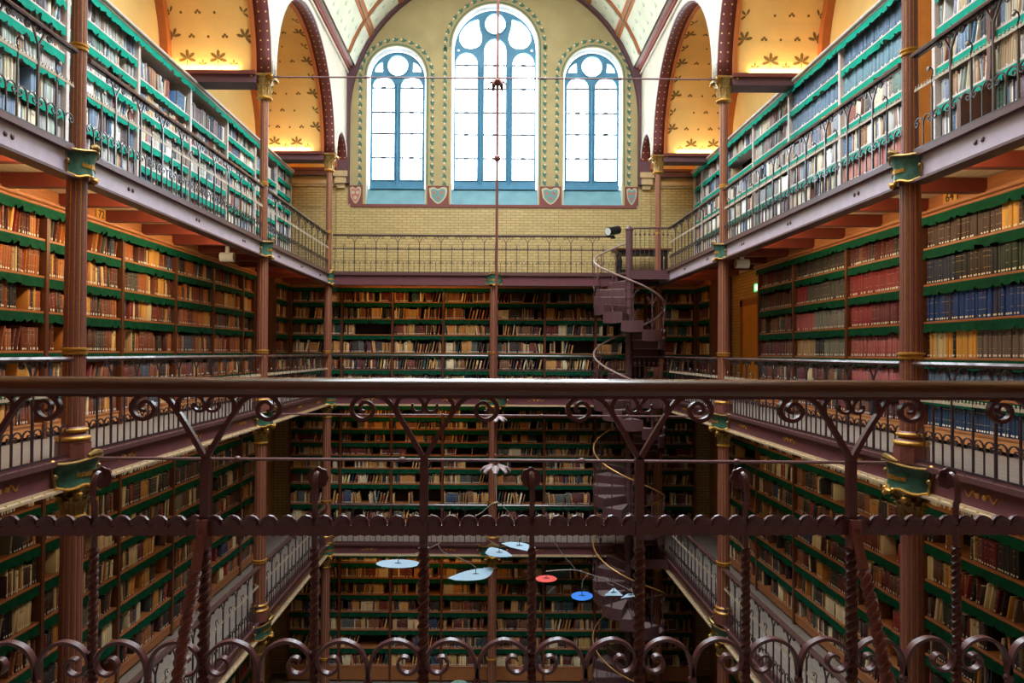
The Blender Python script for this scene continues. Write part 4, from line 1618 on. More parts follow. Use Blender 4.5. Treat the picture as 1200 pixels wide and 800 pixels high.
# carved end brackets of the deep lower cupboards, upper gallery near the viewer
mb = MB()
prof = [(0.02, 0), (-0.42, 0), (-0.42, 0.82), (-0.40, 0.86), (-0.34, 0.86)] + [(-0.2 - 0.16 * cos(radians(a)), 1.04 - 0.18 * sin(radians(a))) for a in range(60, -1, -15)] + [(-0.37, 1.16), (-0.3, 1.2), (-0.1, 1.24), (-0.06, 1.5), (-0.06, 2.78), (0.02, 2.78)]
prof = [(-0.022, 0), (-0.40, 0), (-0.40, 0.80), (-0.36, 0.86), (-0.26, 0.86), (-0.14, 0.92), (-0.08, 1.03), (-0.07, 1.2), (-0.07, 2.66), (-0.022, 2.66)]
for y in (7.6, 5.9):
    m2 = MB()
    m2.plate([prof], lambda u, v, t: (XS + u, y + t, FU + v), 0.06, 'oak_dark')
    tag(m2.build('carved_end_panel'), 'dark hollow-curved panel dividing the upper cases, %s' % ('second from the stair' if y < 7 else 'nearer the orange gap'), 'panel')

# ------------------------------------------------------------------ books
# books and pictures set face-out on the ground-floor end shelves (photo position, size, colour, kind)
FACE = [(686, 666, 10, 13, (232, 170, 40), 'yellow book with a dark portrait stood face-out', 1), (618, 666, 11, 13, (110, 84, 70), 'brown picture book stood face-out', 2), (606, 664, 4, 14, (220, 206, 180), 'thin cream book stood upright alone', 0),
        (647, 688, 12, 9, (150, 156, 160), 'grey book with a white diagonal, propped face-out', 3), (666, 687, 10, 10, (206, 180, 140), 'landscape book with a cream sky, propped face-out', 2), (686, 687, 11, 9, (70, 84, 78), 'dark green book with a tan dome, propped face-out', 2),
        (494, 666, 14, 12, (206, 130, 44), 'orange covered volume propped beside the near post', 0), (655, 666, 26, 12, (56, 86, 84), 'wide dark teal album stood on its long edge', 0)]
RESERVED = []
for px, py, w, h_, *_r in FACE:
    s_ = (YE + 0.03) / FPX
    cx_, cz_ = (px - PPX) * s_, EYE - (py + h_ / 2 - 413) * s_ - FG
    RESERVED.append((cx_ - w * s_ / 2 - 0.02, cx_ + w * s_ / 2 + 0.02, min(range(len(SH_GE)), key=lambda k: abs(SH_GE[k] - cz_))))
PAL = {
    'U': [((208, 196, 170), 4), ((178, 172, 166), 4), ((140, 142, 150), 3), ((52, 48, 54), 2), ((150, 110, 80), 2), ((112, 132, 156), 3), ((72, 104, 136), 2), ((186, 158, 120), 2), ((70, 62, 64), 2), ((134, 74, 62), 2), ((236, 232, 222), 3), ((108, 86, 92), 2), ((152, 128, 130), 2), ((96, 120, 110), 1), ((168, 178, 170), 2)],
    'ML': [((122, 58, 30), 5), ((164, 88, 36), 4), ((206, 148, 66), 3), ((120, 32, 30), 3), ((46, 36, 32), 3), ((76, 72, 64), 2), ((214, 186, 136), 2), ((92, 44, 34), 4), ((60, 70, 92), 1), ((184, 110, 44), 2)],
    'MR': [((70, 50, 44), 3), ((110, 36, 44), 3), ((52, 56, 64), 3), ((122, 76, 48), 3), ((44, 66, 76), 1), ((204, 180, 136), 1), ((90, 40, 40), 3)],
    'E': [((196, 140, 74), 5), ((210, 170, 104), 2), ((120, 48, 38), 4), ((58, 46, 42), 4), ((222, 204, 166), 4), ((40, 74, 78), 2), ((132, 86, 54), 4), ((92, 34, 36), 3), ((86, 92, 84), 2), ((48, 64, 92), 1), ((196, 160, 96), 3)],
    'L': [((140, 84, 46), 4), ((96, 52, 36), 4), ((44, 38, 36), 6), ((62, 34, 32), 3), ((222, 202, 160), 5), ((150, 44, 40), 1), ((60, 66, 60), 2), ((190, 132, 62), 3), ((104, 34, 36), 2), ((44, 56, 84), 1), ((120, 108, 92), 2)],
}
NAMES = [((214, 204, 182), 'cream'), ((188, 184, 180), 'pale grey'), ((150, 152, 158), 'grey'), ((112, 132, 156), 'grey-blue'), ((40, 70, 130), 'blue'), ((24, 30, 56), 'navy'), ((186, 158, 120), 'tan'),
         ((40, 34, 34), 'black'), ((134, 60, 50), 'red-brown'), ((240, 238, 230), 'white'), ((122, 62, 32), 'brown'), ((206, 148, 60), 'golden'), ((130, 30, 40), 'red'), ((60, 110, 100), 'green'), ((108, 86, 92), 'mauve'), ((240, 180, 70), 'yellow'), ((78, 72, 66), 'dark grey'), ((168, 92, 38), 'orange-brown')]


def colour_name(c):
    return min(NAMES, key=lambda n: sum((a - b) ** 2 for a, b in zip(n[0], c)))[1]


BLUE, NAVY, CREAM, YEL, TAUPE, BLK, DGRN, RED, PINK, DBR = (34, 70, 140), (26, 38, 66), (226, 206, 160), (232, 172, 76), (122, 106, 96), (40, 36, 40), (52, 62, 50), (140, 38, 50), (168, 84, 86), (74, 44, 34)
# rows given run by run as the photograph shows them: (side, level, case, shelf) -> [(colour, count, height)]
RUNS = {
    ('rightM1', 5): [(DBR, 27, 0.28), (YEL, 5, 0.30), (DBR, 6, 0.28)],
    ('rightM1', 4): [((40, 48, 76), 12, 0.31), (BLK, 6, 0.32), ((66, 48, 36), 7, 0.32), (BLK, 3, 0.31), (DGRN, 14, 0.34)],
    ('rightM1', 3): [(BLUE, 7, 0.33), ((58, 62, 100), 4, 0.33), (BLUE, 14, 0.33), ((58, 62, 100), 3, 0.33), (BLUE, 12, 0.335)],
    ('rightM1', 2): [(BLK, 1, 0.31), (YEL, 2, 0.31), (CREAM, 4, 0.31), (YEL, 3, 0.325), (BLK, 1, 0.31), (YEL, 7, 0.33), (TAUPE, 19, 0.34)],
    ('rightM1', 1): [((66, 88, 112), 40, 0.32)],
    ('rightM1', 0): [((40, 62, 92), 42, 0.33)],
    ('rightM2', 4): [(RED, 40, 0.33)],
    ('rightM2', 3): [(RED, 12, 0.33), ((106, 30, 46), 26, 0.33)],
    ('rightM2', 2): [(PINK, 40, 0.32)],
    ('rightM2', 1): [(PINK, 40, 0.31)],
    ('rightM3', 5): [((60, 52, 48), 40, 0.28)],
    ('rightM3', 4): [(RED, 8, 0.32), ((78, 74, 76), 30, 0.32)],
    ('rightM3', 3): [(PINK, 14, 0.30), ((120, 122, 124), 26, 0.31)],
    ('rightM3', 2): [((170, 140, 96), 14, 0.30), (BLK, 6, 0.31), ((120, 124, 118), 16, 0.30)],
    ('rightU4', 5): [((74, 96, 120), 36, 0.32)], ('rightU4', 4): [((92, 116, 136), 36, 0.31)],
    ('rightU3', 5): [((74, 100, 126), 36, 0.32)], ('rightU3', 4): [((92, 128, 140), 36, 0.31)],
    ('rightU3', 1): [((168, 104, 92), 30, 0.31)], ('rightU3', 0): [((186, 160, 150), 40, 0.31)],
}


def pick(r, pal):
    tot = sum(w for _, w in pal)
    x = r.uniform(0, tot)
    for c, w in pal:
        x -= w
        if x <= 0:
            return c
    return pal[-1][0]


BOOKS = []          # matrix, w, d, h, colour, label?, case index, shelf, index


def fill_row(ci, si, case, r):
    mtx, L, shelves, top, lev, side, label, pal, t = case[:9]
    z = shelves[si]
    free = (shelves[si + 1] - 0.032 if si + 1 < len(shelves) else top) - z
    key = pal
    runs = RUNS.get((key, si))
    P = PAL['U'] if lev == 'U' else PAL['E'] if side == 'end' or pal.startswith('end') else PAL['L'] if lev in 'LG' else PAL['ML'] if side == 'left' else PAL['MR']
    x = 0.065 + r.uniform(0, 0.02)
    xe = L - 0.01 - (0.06 if case[9] else 0)
    n = 0
    out = []
    empty_p = {'U': 0.02, 'M': 0.05 if side == 'end' else 0.0, 'L': 0.08, 'G': 0.06}[lev]
    if r.random() < empty_p and not runs:
        xe = L * r.uniform(0.2, 0.7)
    lean_run = 0.0
    lean = 0.0
    runs = list(runs) if runs else None
    if runs:                                   # scale the counts to the shelf so that the runs keep their shares
        tot = sum(c for _, c, _ in runs)
        w0 = (xe - x) / tot
    while x < xe - 0.02:
        if runs is not None:
            if not runs:
                break
            c0, cnt, hh = runs.pop(0)
            ww = w0 / 1.02
            serie = True
        else:
            c0 = pick(r, P)
            if r.random() < 0.16:
                lean = r.choice((0, 0, 0, 0.1, 0.16, 0.22, -0.12))
            serie = r.random() < (0.13 if side == 'end' else 0.22)
            cnt = r.randint(3, 8) if serie else 1
            hh = min(free - 0.05, r.uniform(0.24, 0.345) if lev != 'U' else r.uniform(0.25, 0.34))
            ww = r.uniform(0.024, 0.042) if serie else r.uniform(0.015, 0.042)
            if lev == 'U':
                ww *= 0.8
            lean_run = (lean if r.random() < 0.85 else 0) if not serie else r.choice((0, 0, 0, 0, 0.06))
            if r.random() < (0.03 if lev in 'UM' else 0.06):
                x += r.uniform(0.05, 0.4 if lev == 'L' else 0.22)
        if runs is not None:
            lean_run = 0
        if lev == 'G' and side == 'end':             # keep the places of the volumes shown face-out free
            wx = mtx.translation.x + x
            for f0, f1, fs_ in RESERVED:
                if fs_ == si and f0 - 0.05 < wx < f1:
                    x += f1 - wx
        for q in range(cnt):
            w = ww if serie else ww * r.uniform(0.8, 1.25)
            h = hh * (r.uniform(0.985, 1.0) if serie else r.uniform(0.86, 1.06))
            h = min(h, free - 0.045)
            d = r.uniform(0.17, 0.22)
            k = r.uniform(0.86, 1.14) if not serie else r.uniform(0.94, 1.06)
            c = tuple(max(8, min(250, v * k + r.uniform(-4, 4))) for v in c0)
            extra = abs(sin(lean_run)) * h
            if x + w + extra > xe:
                break
            x0 = x + (extra if lean_run < 0 else 0)
            ml = mtx @ Matrix.Translation((x0, 0.035 + r.uniform(0, 0.02), z + 0.001)) @ Matrix.Rotation(lean_run, 4, 'Y')
            if lean_run > 0:
                pass
            if lean_run > 0:           # leaning over to +x: turn about the lower right corner so it rests on the board
                ml = mtx @ Matrix.Translation((x0 + w, 0.04, z + 0.001)) @ Matrix.Rotation(lean_run, 4, 'Y') @ Matrix.Translation((-w, 0, 0))
            out.append((ml, w, d, h, c, r.random() < (0.88 if lev != 'U' else 0.35), ci, si, n))
            n += 1
            x += w / max(0.9, cos(lean_run)) + (0.0015 if serie else 0.002)
        if lean_run:
            x += abs(sin(lean_run)) * hh * (0.9 if lean_run > 0 else 0.2)
    BOOKS.extend(out)


rb = random.Random(11)
for ci, case in enumerate(CASES):
    for si in range(len(case[2])):
        fill_row(ci, si, case, rb)
# ------------------------------------------------------------------ spiral staircase
SCX, SCY, SR = 3.28, 16.95, 0.84
STEP_H, STEP_A = 0.2064, 2 * pi / 11
TOP_Z = FU
# the handrail passes the side away from the gallery (180 deg) at z = 2.89; descending turns counter-clockwise
ANG0 = radians(180 - 95)        # angle of the top tread edge
nst = int((TOP_Z - FG) / STEP_H)
st = thing('spiral_staircase', 'plum iron spiral staircase winding down the corner of the well', 'staircase', (SCX, SCY, FG))
tz = TOP_Z - FG
mb = MB()
mb.lathe([(0.085, 0), (0.085, tz + 0.98), (0.1, tz + 0.99), (0.1, tz + 1.03), (0.06, tz + 1.06), (0.02, tz + 1.1)], 'stair', 14)
for k in range(nst):
    z = tz - (k + 1) * STEP_H
    mb.lathe([(0.1, z - 0.05), (0.105, z - 0.03), (0.1, z)], 'stair', 12)
mb.build('newel', st, True)


def wedge(a0, a1, r0, r1, z0, z1, m, mb, n=3):
    pts = [(r0 * cos(a0), r0 * sin(a0))] + [(r1 * cos(a0 + (a1 - a0) * i / n), r1 * sin(a0 + (a1 - a0) * i / n)) for i in range(n + 1)] + [(r0 * cos(a1), r0 * sin(a1))]
    mb.plate([pts], lambda u, v, t: (u, v, z0 + t), z1 - z0, m)


mb = MB(); wedge(-0.03, STEP_A, 0.09, SR, -0.022, 0.0, 'tread', mb)
me_t = mb.mesh('tread')
mb = MB()
mb.box(0.09, SR - 0.01, -0.006, 0.006, -STEP_H, -0.02, 'stair')
for i in range(4):
    for j in range(2):
        mb.ball((0.2 + i * 0.16, 0.008, -0.07 - j * 0.07), 0.026, 'stair', 6, (1, 0.4, 1))
me_r = mb.mesh('riser')
mb = MB()                        # outer string: a curved stepped plate under every tread
N = 4
vs = []
for i in range(N + 1):
    a = -0.03 + (STEP_A + 0.03) * i / N
    for r_ in (SR - 0.012, SR + 0.012):
        vs += [(r_ * cos(a), r_ * sin(a), -0.235 - 0.02 * sin(pi * i / N)), (r_ * cos(a), r_ * sin(a), 0.012)]
fs = []
for i in range(N):
    b = i * 4
    fs += [(b, b + 4, b + 5, b + 1), (b + 2, b + 3, b + 7, b + 6), (b + 1, b + 5, b + 7, b + 3), (b, b + 2, b + 6, b + 4)]
mb.add(vs, fs + [(0, 1, 3, 2), (N * 4, N * 4 + 2, N * 4 + 3, N * 4 + 1)], 'stair')
me_s = mb.mesh('string')
mb = MB()
mb.box(-0.008, 0.008, -0.008, 0.008, 0.0, 0.90, 'stair')
mb.ball((0, 0, 0.02), 0.022, 'stair', 8)
mb.ball((0, 0, 0.45), 0.014, 'stair', 6)
for s in (-1, 1):
    mb.strap([(s * 0.012 + s * a, z) for a, z in smooth_path([(0, 0.55), (0.05, 0.68), (0.10, 0.76), (0.13, 0.72), (0.10, 0.68), (0.08, 0.71)], 2)], 0.012, 0.011, 'stair')
    mb.strap([(s * 0.012 + s * a, z) for a, z in smooth_path([(0, 0.06), (0.05, 0.2), (0.10, 0.26), (0.13, 0.21), (0.10, 0.17)], 2)], 0.012, 0.011, 'stair')
me_b = mb.mesh('baluster')
for k in range(nst):
    a = ANG0 + (k + 1) * STEP_A - STEP_A
    z = tz - (k + 1) * STEP_H
    put('tread', me_t, st, (0, 0, z), a)
    put('riser', me_r, st, (0, 0, z + STEP_H), a)
    put('string', me_s, st, (0, 0, z), a)
    ab = a + STEP_A / 2
    put('baluster', me_b, st, (SR * cos(ab), SR * sin(ab), z), ab + pi / 2)
pts = []
nseg = nst * 3
for i in range(nseg + 1):
    k = i / 3
    a = ANG0 + k * STEP_A
    pts.append((SR * cos(a), SR * sin(a), tz - (k + 0.5) * STEP_H + 0.91))
cut = int(nseg * 0.42)
mb = MB(); mb.tube(pts[:cut + 1], 0.024, 'stair_rail_highlit', 8); mb.build('handrail', st, True)
mb = MB(); mb.tube(pts[cut:], 0.017, 'brass_rail', 8); h = mb.build('handrail', st, True); h['label'] = 'brass lower handrail'
# landings joining the stair to each gallery, with a short curved guard
for z, lev in ((FU, 'upper'), (FM, 'middle'), (FL, 'lower')):
    lz = z - FG
    mb = MB()
    pl = [(0.09, -0.2), (0.95, -0.25), (0.95, 1.0), (-0.15, 1.0), (-0.15, 0.3), (0.0, 0.09)]
    mb.plate([pl], lambda u, v, t: (u, v, lz - 0.05 + t), 0.05, 'stair')
    mb.box(0.0, 0.95, -0.26, -0.22, lz - 0.22, lz, 'stair')
    mb.build('landing', st)
    mb = MB()
    path = [(0.06, -0.22, lz + 1.0), (0.4, -0.25, lz + 1.0), (0.92, -0.25, lz + 1.0)]
    mb.tube(path, 0.02, 'stair', 8)
    for i in range(8):
        x = 0.1 + i * 0.11
        mb.tube([(x, -0.24, lz), (x, -0.24, lz + 1.0)], 0.007, 'stair', 5)
        mb.ball((x, -0.24, lz + 0.85), 0.03, 'stair', 6, (1, 0.4, 1))
    mb.build('landing_guard', st)

# ------------------------------------------------------------------ tie rods and the hanging rod
for y, z, lab in ((Y2, ZS - 0.03, 'thin iron tie rod in front of the arched windows'), (Y2, FM - 0.06, 'thin plum tie rod at middle gallery floor, seen through railing scrolls'), (Y1, FM + 0.0, 'plum tie rod just behind the near railing, between the two nearest columns')):
    t = thing('tie_rod', lab, 'rod', (0, y, z))
    e = A - 0.1
    mb = MB(); mb.tube([(-e, 0, 0), (e, 0, 0)], 0.016, 'tie', 8); mb.build('bar', t, True)
    mb = MB()
    for x in (-2.35, -0.02 + 0.9, 2.3) if z > 1 else (-3.2 + 1.0, -0.75, 0.75, 2.2) if False else (-2.55, -1.8 + 0.9, 0.9, 2.45):
        mb.ball((x, 0, 0), 0.032, 'tie', 8, (1.2, 1, 1))
        mb.lathe([(0.024, -0.005), (0.024, 0.005)], 'tie', 8, (x, 0, 0))
    mb.build('knuckle', t, True)
hx, hy = 0.06, Y2 - 0.06
t = thing('hanging_rod', 'long thin plum rod hanging from the vault, ending in a leafy iron rosette', 'rod', (hx, hy, 0))
mb = MB()
mb.tube([(0, 0, -0.86), (0, 0, 10.9)], 0.024, 'iron_red', 8)
mb.build('bar', t, True)
for kz, kr in ((-0.78, 0.045), (-0.9, 0.055), (EYE + 3.53, 0.06), (EYE + 4.92, 0.07)):
    mb = MB()
    mb.ball((0, 0, kz), kr, 'iron_red', 10)
    mb.build('knop', t, True)


def petals(n, r, z, droop, w, m):
    mb = MB()
    for k in range(n):
        a = 2 * pi * k / n
        q = []
        for s, (rr, zz, ww) in enumerate(((0.03, 0.02, 0.3), (0.4 * r, 0.05, 0.9), (0.75 * r, 0.02, 1.0), (r, -droop, 0.6), (0.88 * r, -droop * 1.4, 0.25))):
            for f in (-1, 0, 1):
                d = f * w * ww / 2
                q.append((rr * cos(a) - d * sin(a), rr * sin(a) + d * cos(a), z + zz - abs(f) * 0.015))
        mb.add(q, [(i * 3 + j, i * 3 + j + 1, i * 3 + j + 4, i * 3 + j + 3) for i in range(4) for j in range(2)], m)
    return mb


M['petal'] = mat('pale_mauve_iron_leaf', (176, 156, 158), 0.35, 0, 0.1, 10)
for n, r, z, dr, w, m, nm in ((8, 0.27, -1.0, 0.05, 0.13, 'petal', 'leaf_rosette'), (8, 0.20, EYE - 1.2, 0.02, 0.11, 'petal', 'leaf_collar'), (6, 0.17, EYE + 4.9, 0.06, 0.07, 'iron_red', 'leaf_collar')):
    o = petals(n, r, z, dr, w, m).build(nm, t, True, fix=False)
    md = o.modifiers.new('thickness', 'SOLIDIFY'); md.thickness = 0.012

# ------------------------------------------------------------------ mobile
# hung from the rod; leaves placed from their sight lines at the depth of the rod
CR = CAM_M.to_3x3()


def sight(px, py, depth):
    d = CR @ Vector(((px - PPX) / FPX, (400 - py) / FPX, -1))
    return Vector((0, 0, EYE)) + d * (depth / d.y)


MD = 11.6
root = sight(590, 610, MD)
mo = thing('hanging_mobile', 'hanging wire mobile with pale blue leaves, one red disc and one blue disc', 'mobile', root)
inv = Matrix.Translation(-root)


def mleaf(outline, mname, nm, dz=0.0, tilt=None):
    """flat leaf; outline in photo pixels around its own centre, turned level in space."""
    cx = sum(p[0] for p in outline) / len(outline)
    cy = sum(p[1] for p in outline) / len(outline)
    c = sight(cx, cy, MD + dz)
    loop = []
    for px, py in outline:
        d = CR @ Vector(((px - PPX) / FPX, (400 - py) / FPX, -1))
        p = Vector((0, 0, EYE))
        # plane through c, tilted up towards the viewer so that the disc shows its top
        nrm = Vector((0, -0.12 if tilt is None else tilt, 1)).normalized()
        s = (c - p).dot(nrm) / d.dot(nrm)
        loop.append(p + d * s - root)
    n = len(loop)
    vs = [tuple(v) for v in loop] + [tuple(v - Vector((0, 0, 0.006))) for v in loop]
    mb = MB()
    mb.add(vs, [tuple(range(n)), tuple(range(2 * n - 1, n - 1, -1))] + [(i, (i + 1) % n, n + (i + 1) % n, n + i) for i in range(n)], mname)
    o = mb.build(nm, mo)
    cc = c - root
    mb = MB()
    mb.tube([tuple(cc + Vector((-0.05, 0, 0.01))), tuple(cc + Vector((0, 0, 0.015))), tuple(cc + Vector((0.05, 0, 0.01)))], 0.006, 'black', 5)
    mb.tube([tuple(cc), tuple(cc + Vector((0, 0, 0.12)))], 0.006, 'black', 5)
    mb.build('clip', o)
    return cc + Vector((0, 0, 0.12))


def ell(cx, cy, rx, ry, n=24, sk=0):
    return [(cx + rx * cos(2 * pi * i / n), cy + ry * sin(2 * pi * i / n) + sk * cos(2 * pi * i / n)) for i in range(n)]


h = {}
h['a'] = mleaf(ell(466.5, 660.2, 25.8, 5.0), 'pale_blue', 'leaf')
h['b'] = mleaf(smooth_path([(524.5, 677), (545, 669), (566, 665.5), (577.5, 665), (576, 672), (567, 678), (550, 680), (533, 679.5)], 3), 'pale_blue', 'leaf', 0.3)
h['c'] = mleaf(smooth_path([(568.5, 648), (573, 641.5), (580, 641.5), (592, 645), (600, 650.5), (598, 652), (585, 652.3), (574, 651)], 3), 'pale_blue', 'leaf', 0.5)
h['d'] = mleaf(smooth_path([(587.5, 636.5), (597, 634.8), (612, 635.5), (620, 638.5), (623.5, 645.5), (612, 644), (598, 641)], 3), 'pale_blue', 'leaf', -0.2)
h['e'] = mleaf(ell(640, 677.8, 12.5, 4.1), 'mob_red', 'disc')
h['f'] = mleaf(ell(682, 698, 12.6, 5.3), 'mob_blue', 'disc')
h['g'] = mleaf([(708, 697.5), (719.5, 688), (730, 697.5)], 'pale_blue', 'leaf', 0.1, -0.35)
h['h'] = mleaf([(727, 701), (735, 695.5), (748, 695.5), (747, 698)], 'pale_blue', 'leaf', 0.2)
mb = MB()


def wpt(px, py, dz=0):
    return tuple(sight(px, py, MD + dz) - root)


W = 0.007
mb.tube(smooth_path([tuple(h['a']), wpt(478, 650), wpt(490, 647.5), wpt(513, 637), wpt(531, 624), wpt(545, 612), wpt(565, 600)], 3), W, 'wire', 5)
mb.tube(smooth_path([tuple(h['b']), wpt(540, 654, 0.3), wpt(520, 647, 0.2), wpt(513, 637)], 3), W, 'wire', 5)
mb.tube(smooth_path([tuple(h['c']), wpt(575, 634, 0.4), wpt(561, 624, 0.2), wpt(550, 616), wpt(545, 612)], 3), W, 'wire', 5)
mb.tube(smooth_path([tuple(h['d']), wpt(607, 630), wpt(620, 626), wpt(636, 627), wpt(648, 633), wpt(660, 650), wpt(674, 666)], 3), W, 'wire', 5)
mb.tube(smooth_path([wpt(565, 600), wpt(582, 588), wpt(600, 606), wpt(607, 630)], 3), W, 'wire', 5)
mb.tube(smooth_path([tuple(h['e']), wpt(652, 668), wpt(674, 667.5), wpt(690, 672), wpt(706, 677)], 3), W, 'wire', 5)
mb.tube(smooth_path([tuple(h['f']), wpt(683, 680), wpt(690, 672)], 3), W, 'wire', 5)
mb.tube(smooth_path([tuple(h['g']), wpt(712, 683), wpt(712, 679), wpt(730, 687), wpt(741, 693)], 3), W, 'wire', 5)
mb.tube(smooth_path([wpt(706, 677), wpt(712, 681)], 2), W, 'wire', 5)
mb.tube([wpt(741, 693), tuple(h['h'])], W, 'wire', 5)
mb.tube([wpt(582, 588), tuple(Vector((hx, hy, -1.0)) - root)], 0.004, 'wire', 4)
mb.build('wire', mo, True)

# ------------------------------------------------------------------ small fittings
for x, y, lab, dx in ((-4.75, 12.55, 'white cylinder spotlight under the upper gallery opposite the stair', -1), (4.62, 13.05, 'white cylinder spotlight under the upper gallery, near the doorway', 1)):
    t = thing('spotlight', lab, 'spotlight', (x, y, FU - 0.045))
    mb = MB(); mb.box(-0.03, 0.03, -0.03, 0.03, -0.2, 0, 'white'); mb.build('bracket', t)
    mb = MB()
    mb.tube([(-0.12, 0, -0.26), (0.12, 0, -0.26)], 0.085, 'white', 16)
    mb.build('body', t, True)
    mb = MB()
    mb.tube([(-0.124 if dx > 0 else 0.12, 0, -0.26), (-0.12 if dx > 0 else 0.124, 0, -0.26)], 0.072, 'cream', 16)
    mb.build('lens', t)
# doorway on the middle gallery, stair side
d = structure(thing('door_1', 'ochre door in a brown frame between the bookcases', 'door', (XW, 16.0, FM)), 'ochre panelled door in a brown frame in the brick recess, middle gallery', 'door')
mb = MB(); mb.box(-0.05, 0.0, -0.75, 0.75, 0, 2.35, 'jamb'); mb.box(-0.1, -0.05, -0.75, -0.6, 0, 2.35, 'jamb'); mb.box(-0.1, -0.05, 0.6, 0.75, 0, 2.35, 'jamb'); mb.box(-0.1, -0.05, -0.75, 0.75, 2.2, 2.35, 'jamb'); mb.build('door_frame', d)
for s in (0, 1):
    mb = MB()
    a, b = (-0.6, -0.005) if s == 0 else (0.005, 0.6)
    mb.box(-0.085, -0.05, a, b, 0.01, 2.2, 'door')
    mb.box(-0.095, -0.085, a + 0.1, b - 0.1, 0.2, 0.95, 'door')
    mb.box(-0.095, -0.085, a + 0.1, b - 0.1, 1.1, 2.05, 'door')
    mb.build('door_leaf', d)
mb = MB(); mb.tube([(-0.13, -0.06, 1.02), (-0.13, -0.18, 1.02)], 0.012, 'brass', 6); mb.tube([(-0.13, -0.06, 1.02), (-0.09, -0.06, 1.02)], 0.01, 'brass', 6); mb.build('door_handle', d)
t = thing('exit_sign', 'small lit green exit sign above the doorway', 'sign', (XW - 0.16, 15.55, FM + 2.55), -pi / 2)
mb = MB(); mb.box(-0.14, 0.14, 0.0, 0.05, -0.1, 0.1, 'white'); mb.box(-0.13, 0.13, -0.006, 0, -0.09, 0.09, 'exit'); mb.box(-0.01, 0.01, 0.05, 0.14, 0.0, 0.02, 'white'); mb.build('panel', t)
mb = MB()
mb.ball((-0.02, -0.008, 0.05), 0.016, 'exit_white', 8, (1, 0.3, 1))
for p in ([(-0.02, 0.03), (-0.03, -0.01), (-0.05, -0.06)], [(-0.03, -0.01), (0.0, -0.03), (0.0, -0.065)], [(-0.02, 0.025), (0.015, 0.01)], [(-0.02, 0.025), (-0.055, 0.01)]):
    mb.strap(p, 0.004, 0.014, 'exit_white', None, -0.009)
mb.box(0.05, 0.10, -0.01, -0.006, -0.07, 0.07, 'exit_white')
mb.build('running_figure', t)
# clamp spotlight and reading table on the upper end gallery
t = thing('clamp_spotlight', 'black spotlight with a white lamp face clamped on the top railing beside the stair', 'spotlight', (3.05, Y3 - 0.02, FU + 1.06))
mb = MB(); mb.tube([(-0.16, -0.16, 0.03), (0.14, 0.08, 0.12)], 0.11, 'black', 14); mb.build('body', t, True)
mb = MB(); mb.tube([(-0.165, -0.164, 0.028), (-0.16, -0.16, 0.03)], 0.095, 'white', 14); mb.build('lamp_face', t)
mb = MB(); mb.box(-0.015, 0.015, -0.02, 0.02, -0.12, 0.06, 'black'); mb.box(-0.05, 0.05, -0.05, 0.05, -0.12, -0.08, 'black'); mb.build('clamp', t)
t = thing('reading_table', 'dark table with a green top on the upper end gallery, behind the stair', 'table', (3.95, 18.75, FU))
mb = MB(); mb.box(-0.75, 0.75, -0.35, 0.35, 0.74, 0.78, 'oak_dark'); mb.box(-0.68, 0.68, -0.28, 0.28, 0.78, 0.786, 'fringe'); mb.build('table_top', t)
mb = MB(); mb.box(-0.66, 0.66, -0.28, 0.28, 0.64, 0.74, 'black'); mb.build('apron', t)
for sx_ in (-1, 1):
    for sy_ in (-1, 1):
        mb = MB()
        mb.lathe([(0.035, 0), (0.05, 0.06), (0.03, 0.12), (0.045, 0.3), (0.055, 0.45), (0.035, 0.55), (0.05, 0.64), (0.05, 0.7)], 'black', 10, (sx_ * 0.6, sy_ * 0.24, 0))
        mb.build('leg', t, True)
mb = MB(); mb.box(-0.6, 0.6, -0.2, 0.2, 0.2, 0.23, 'black'); mb.build('lower_shelf', t)
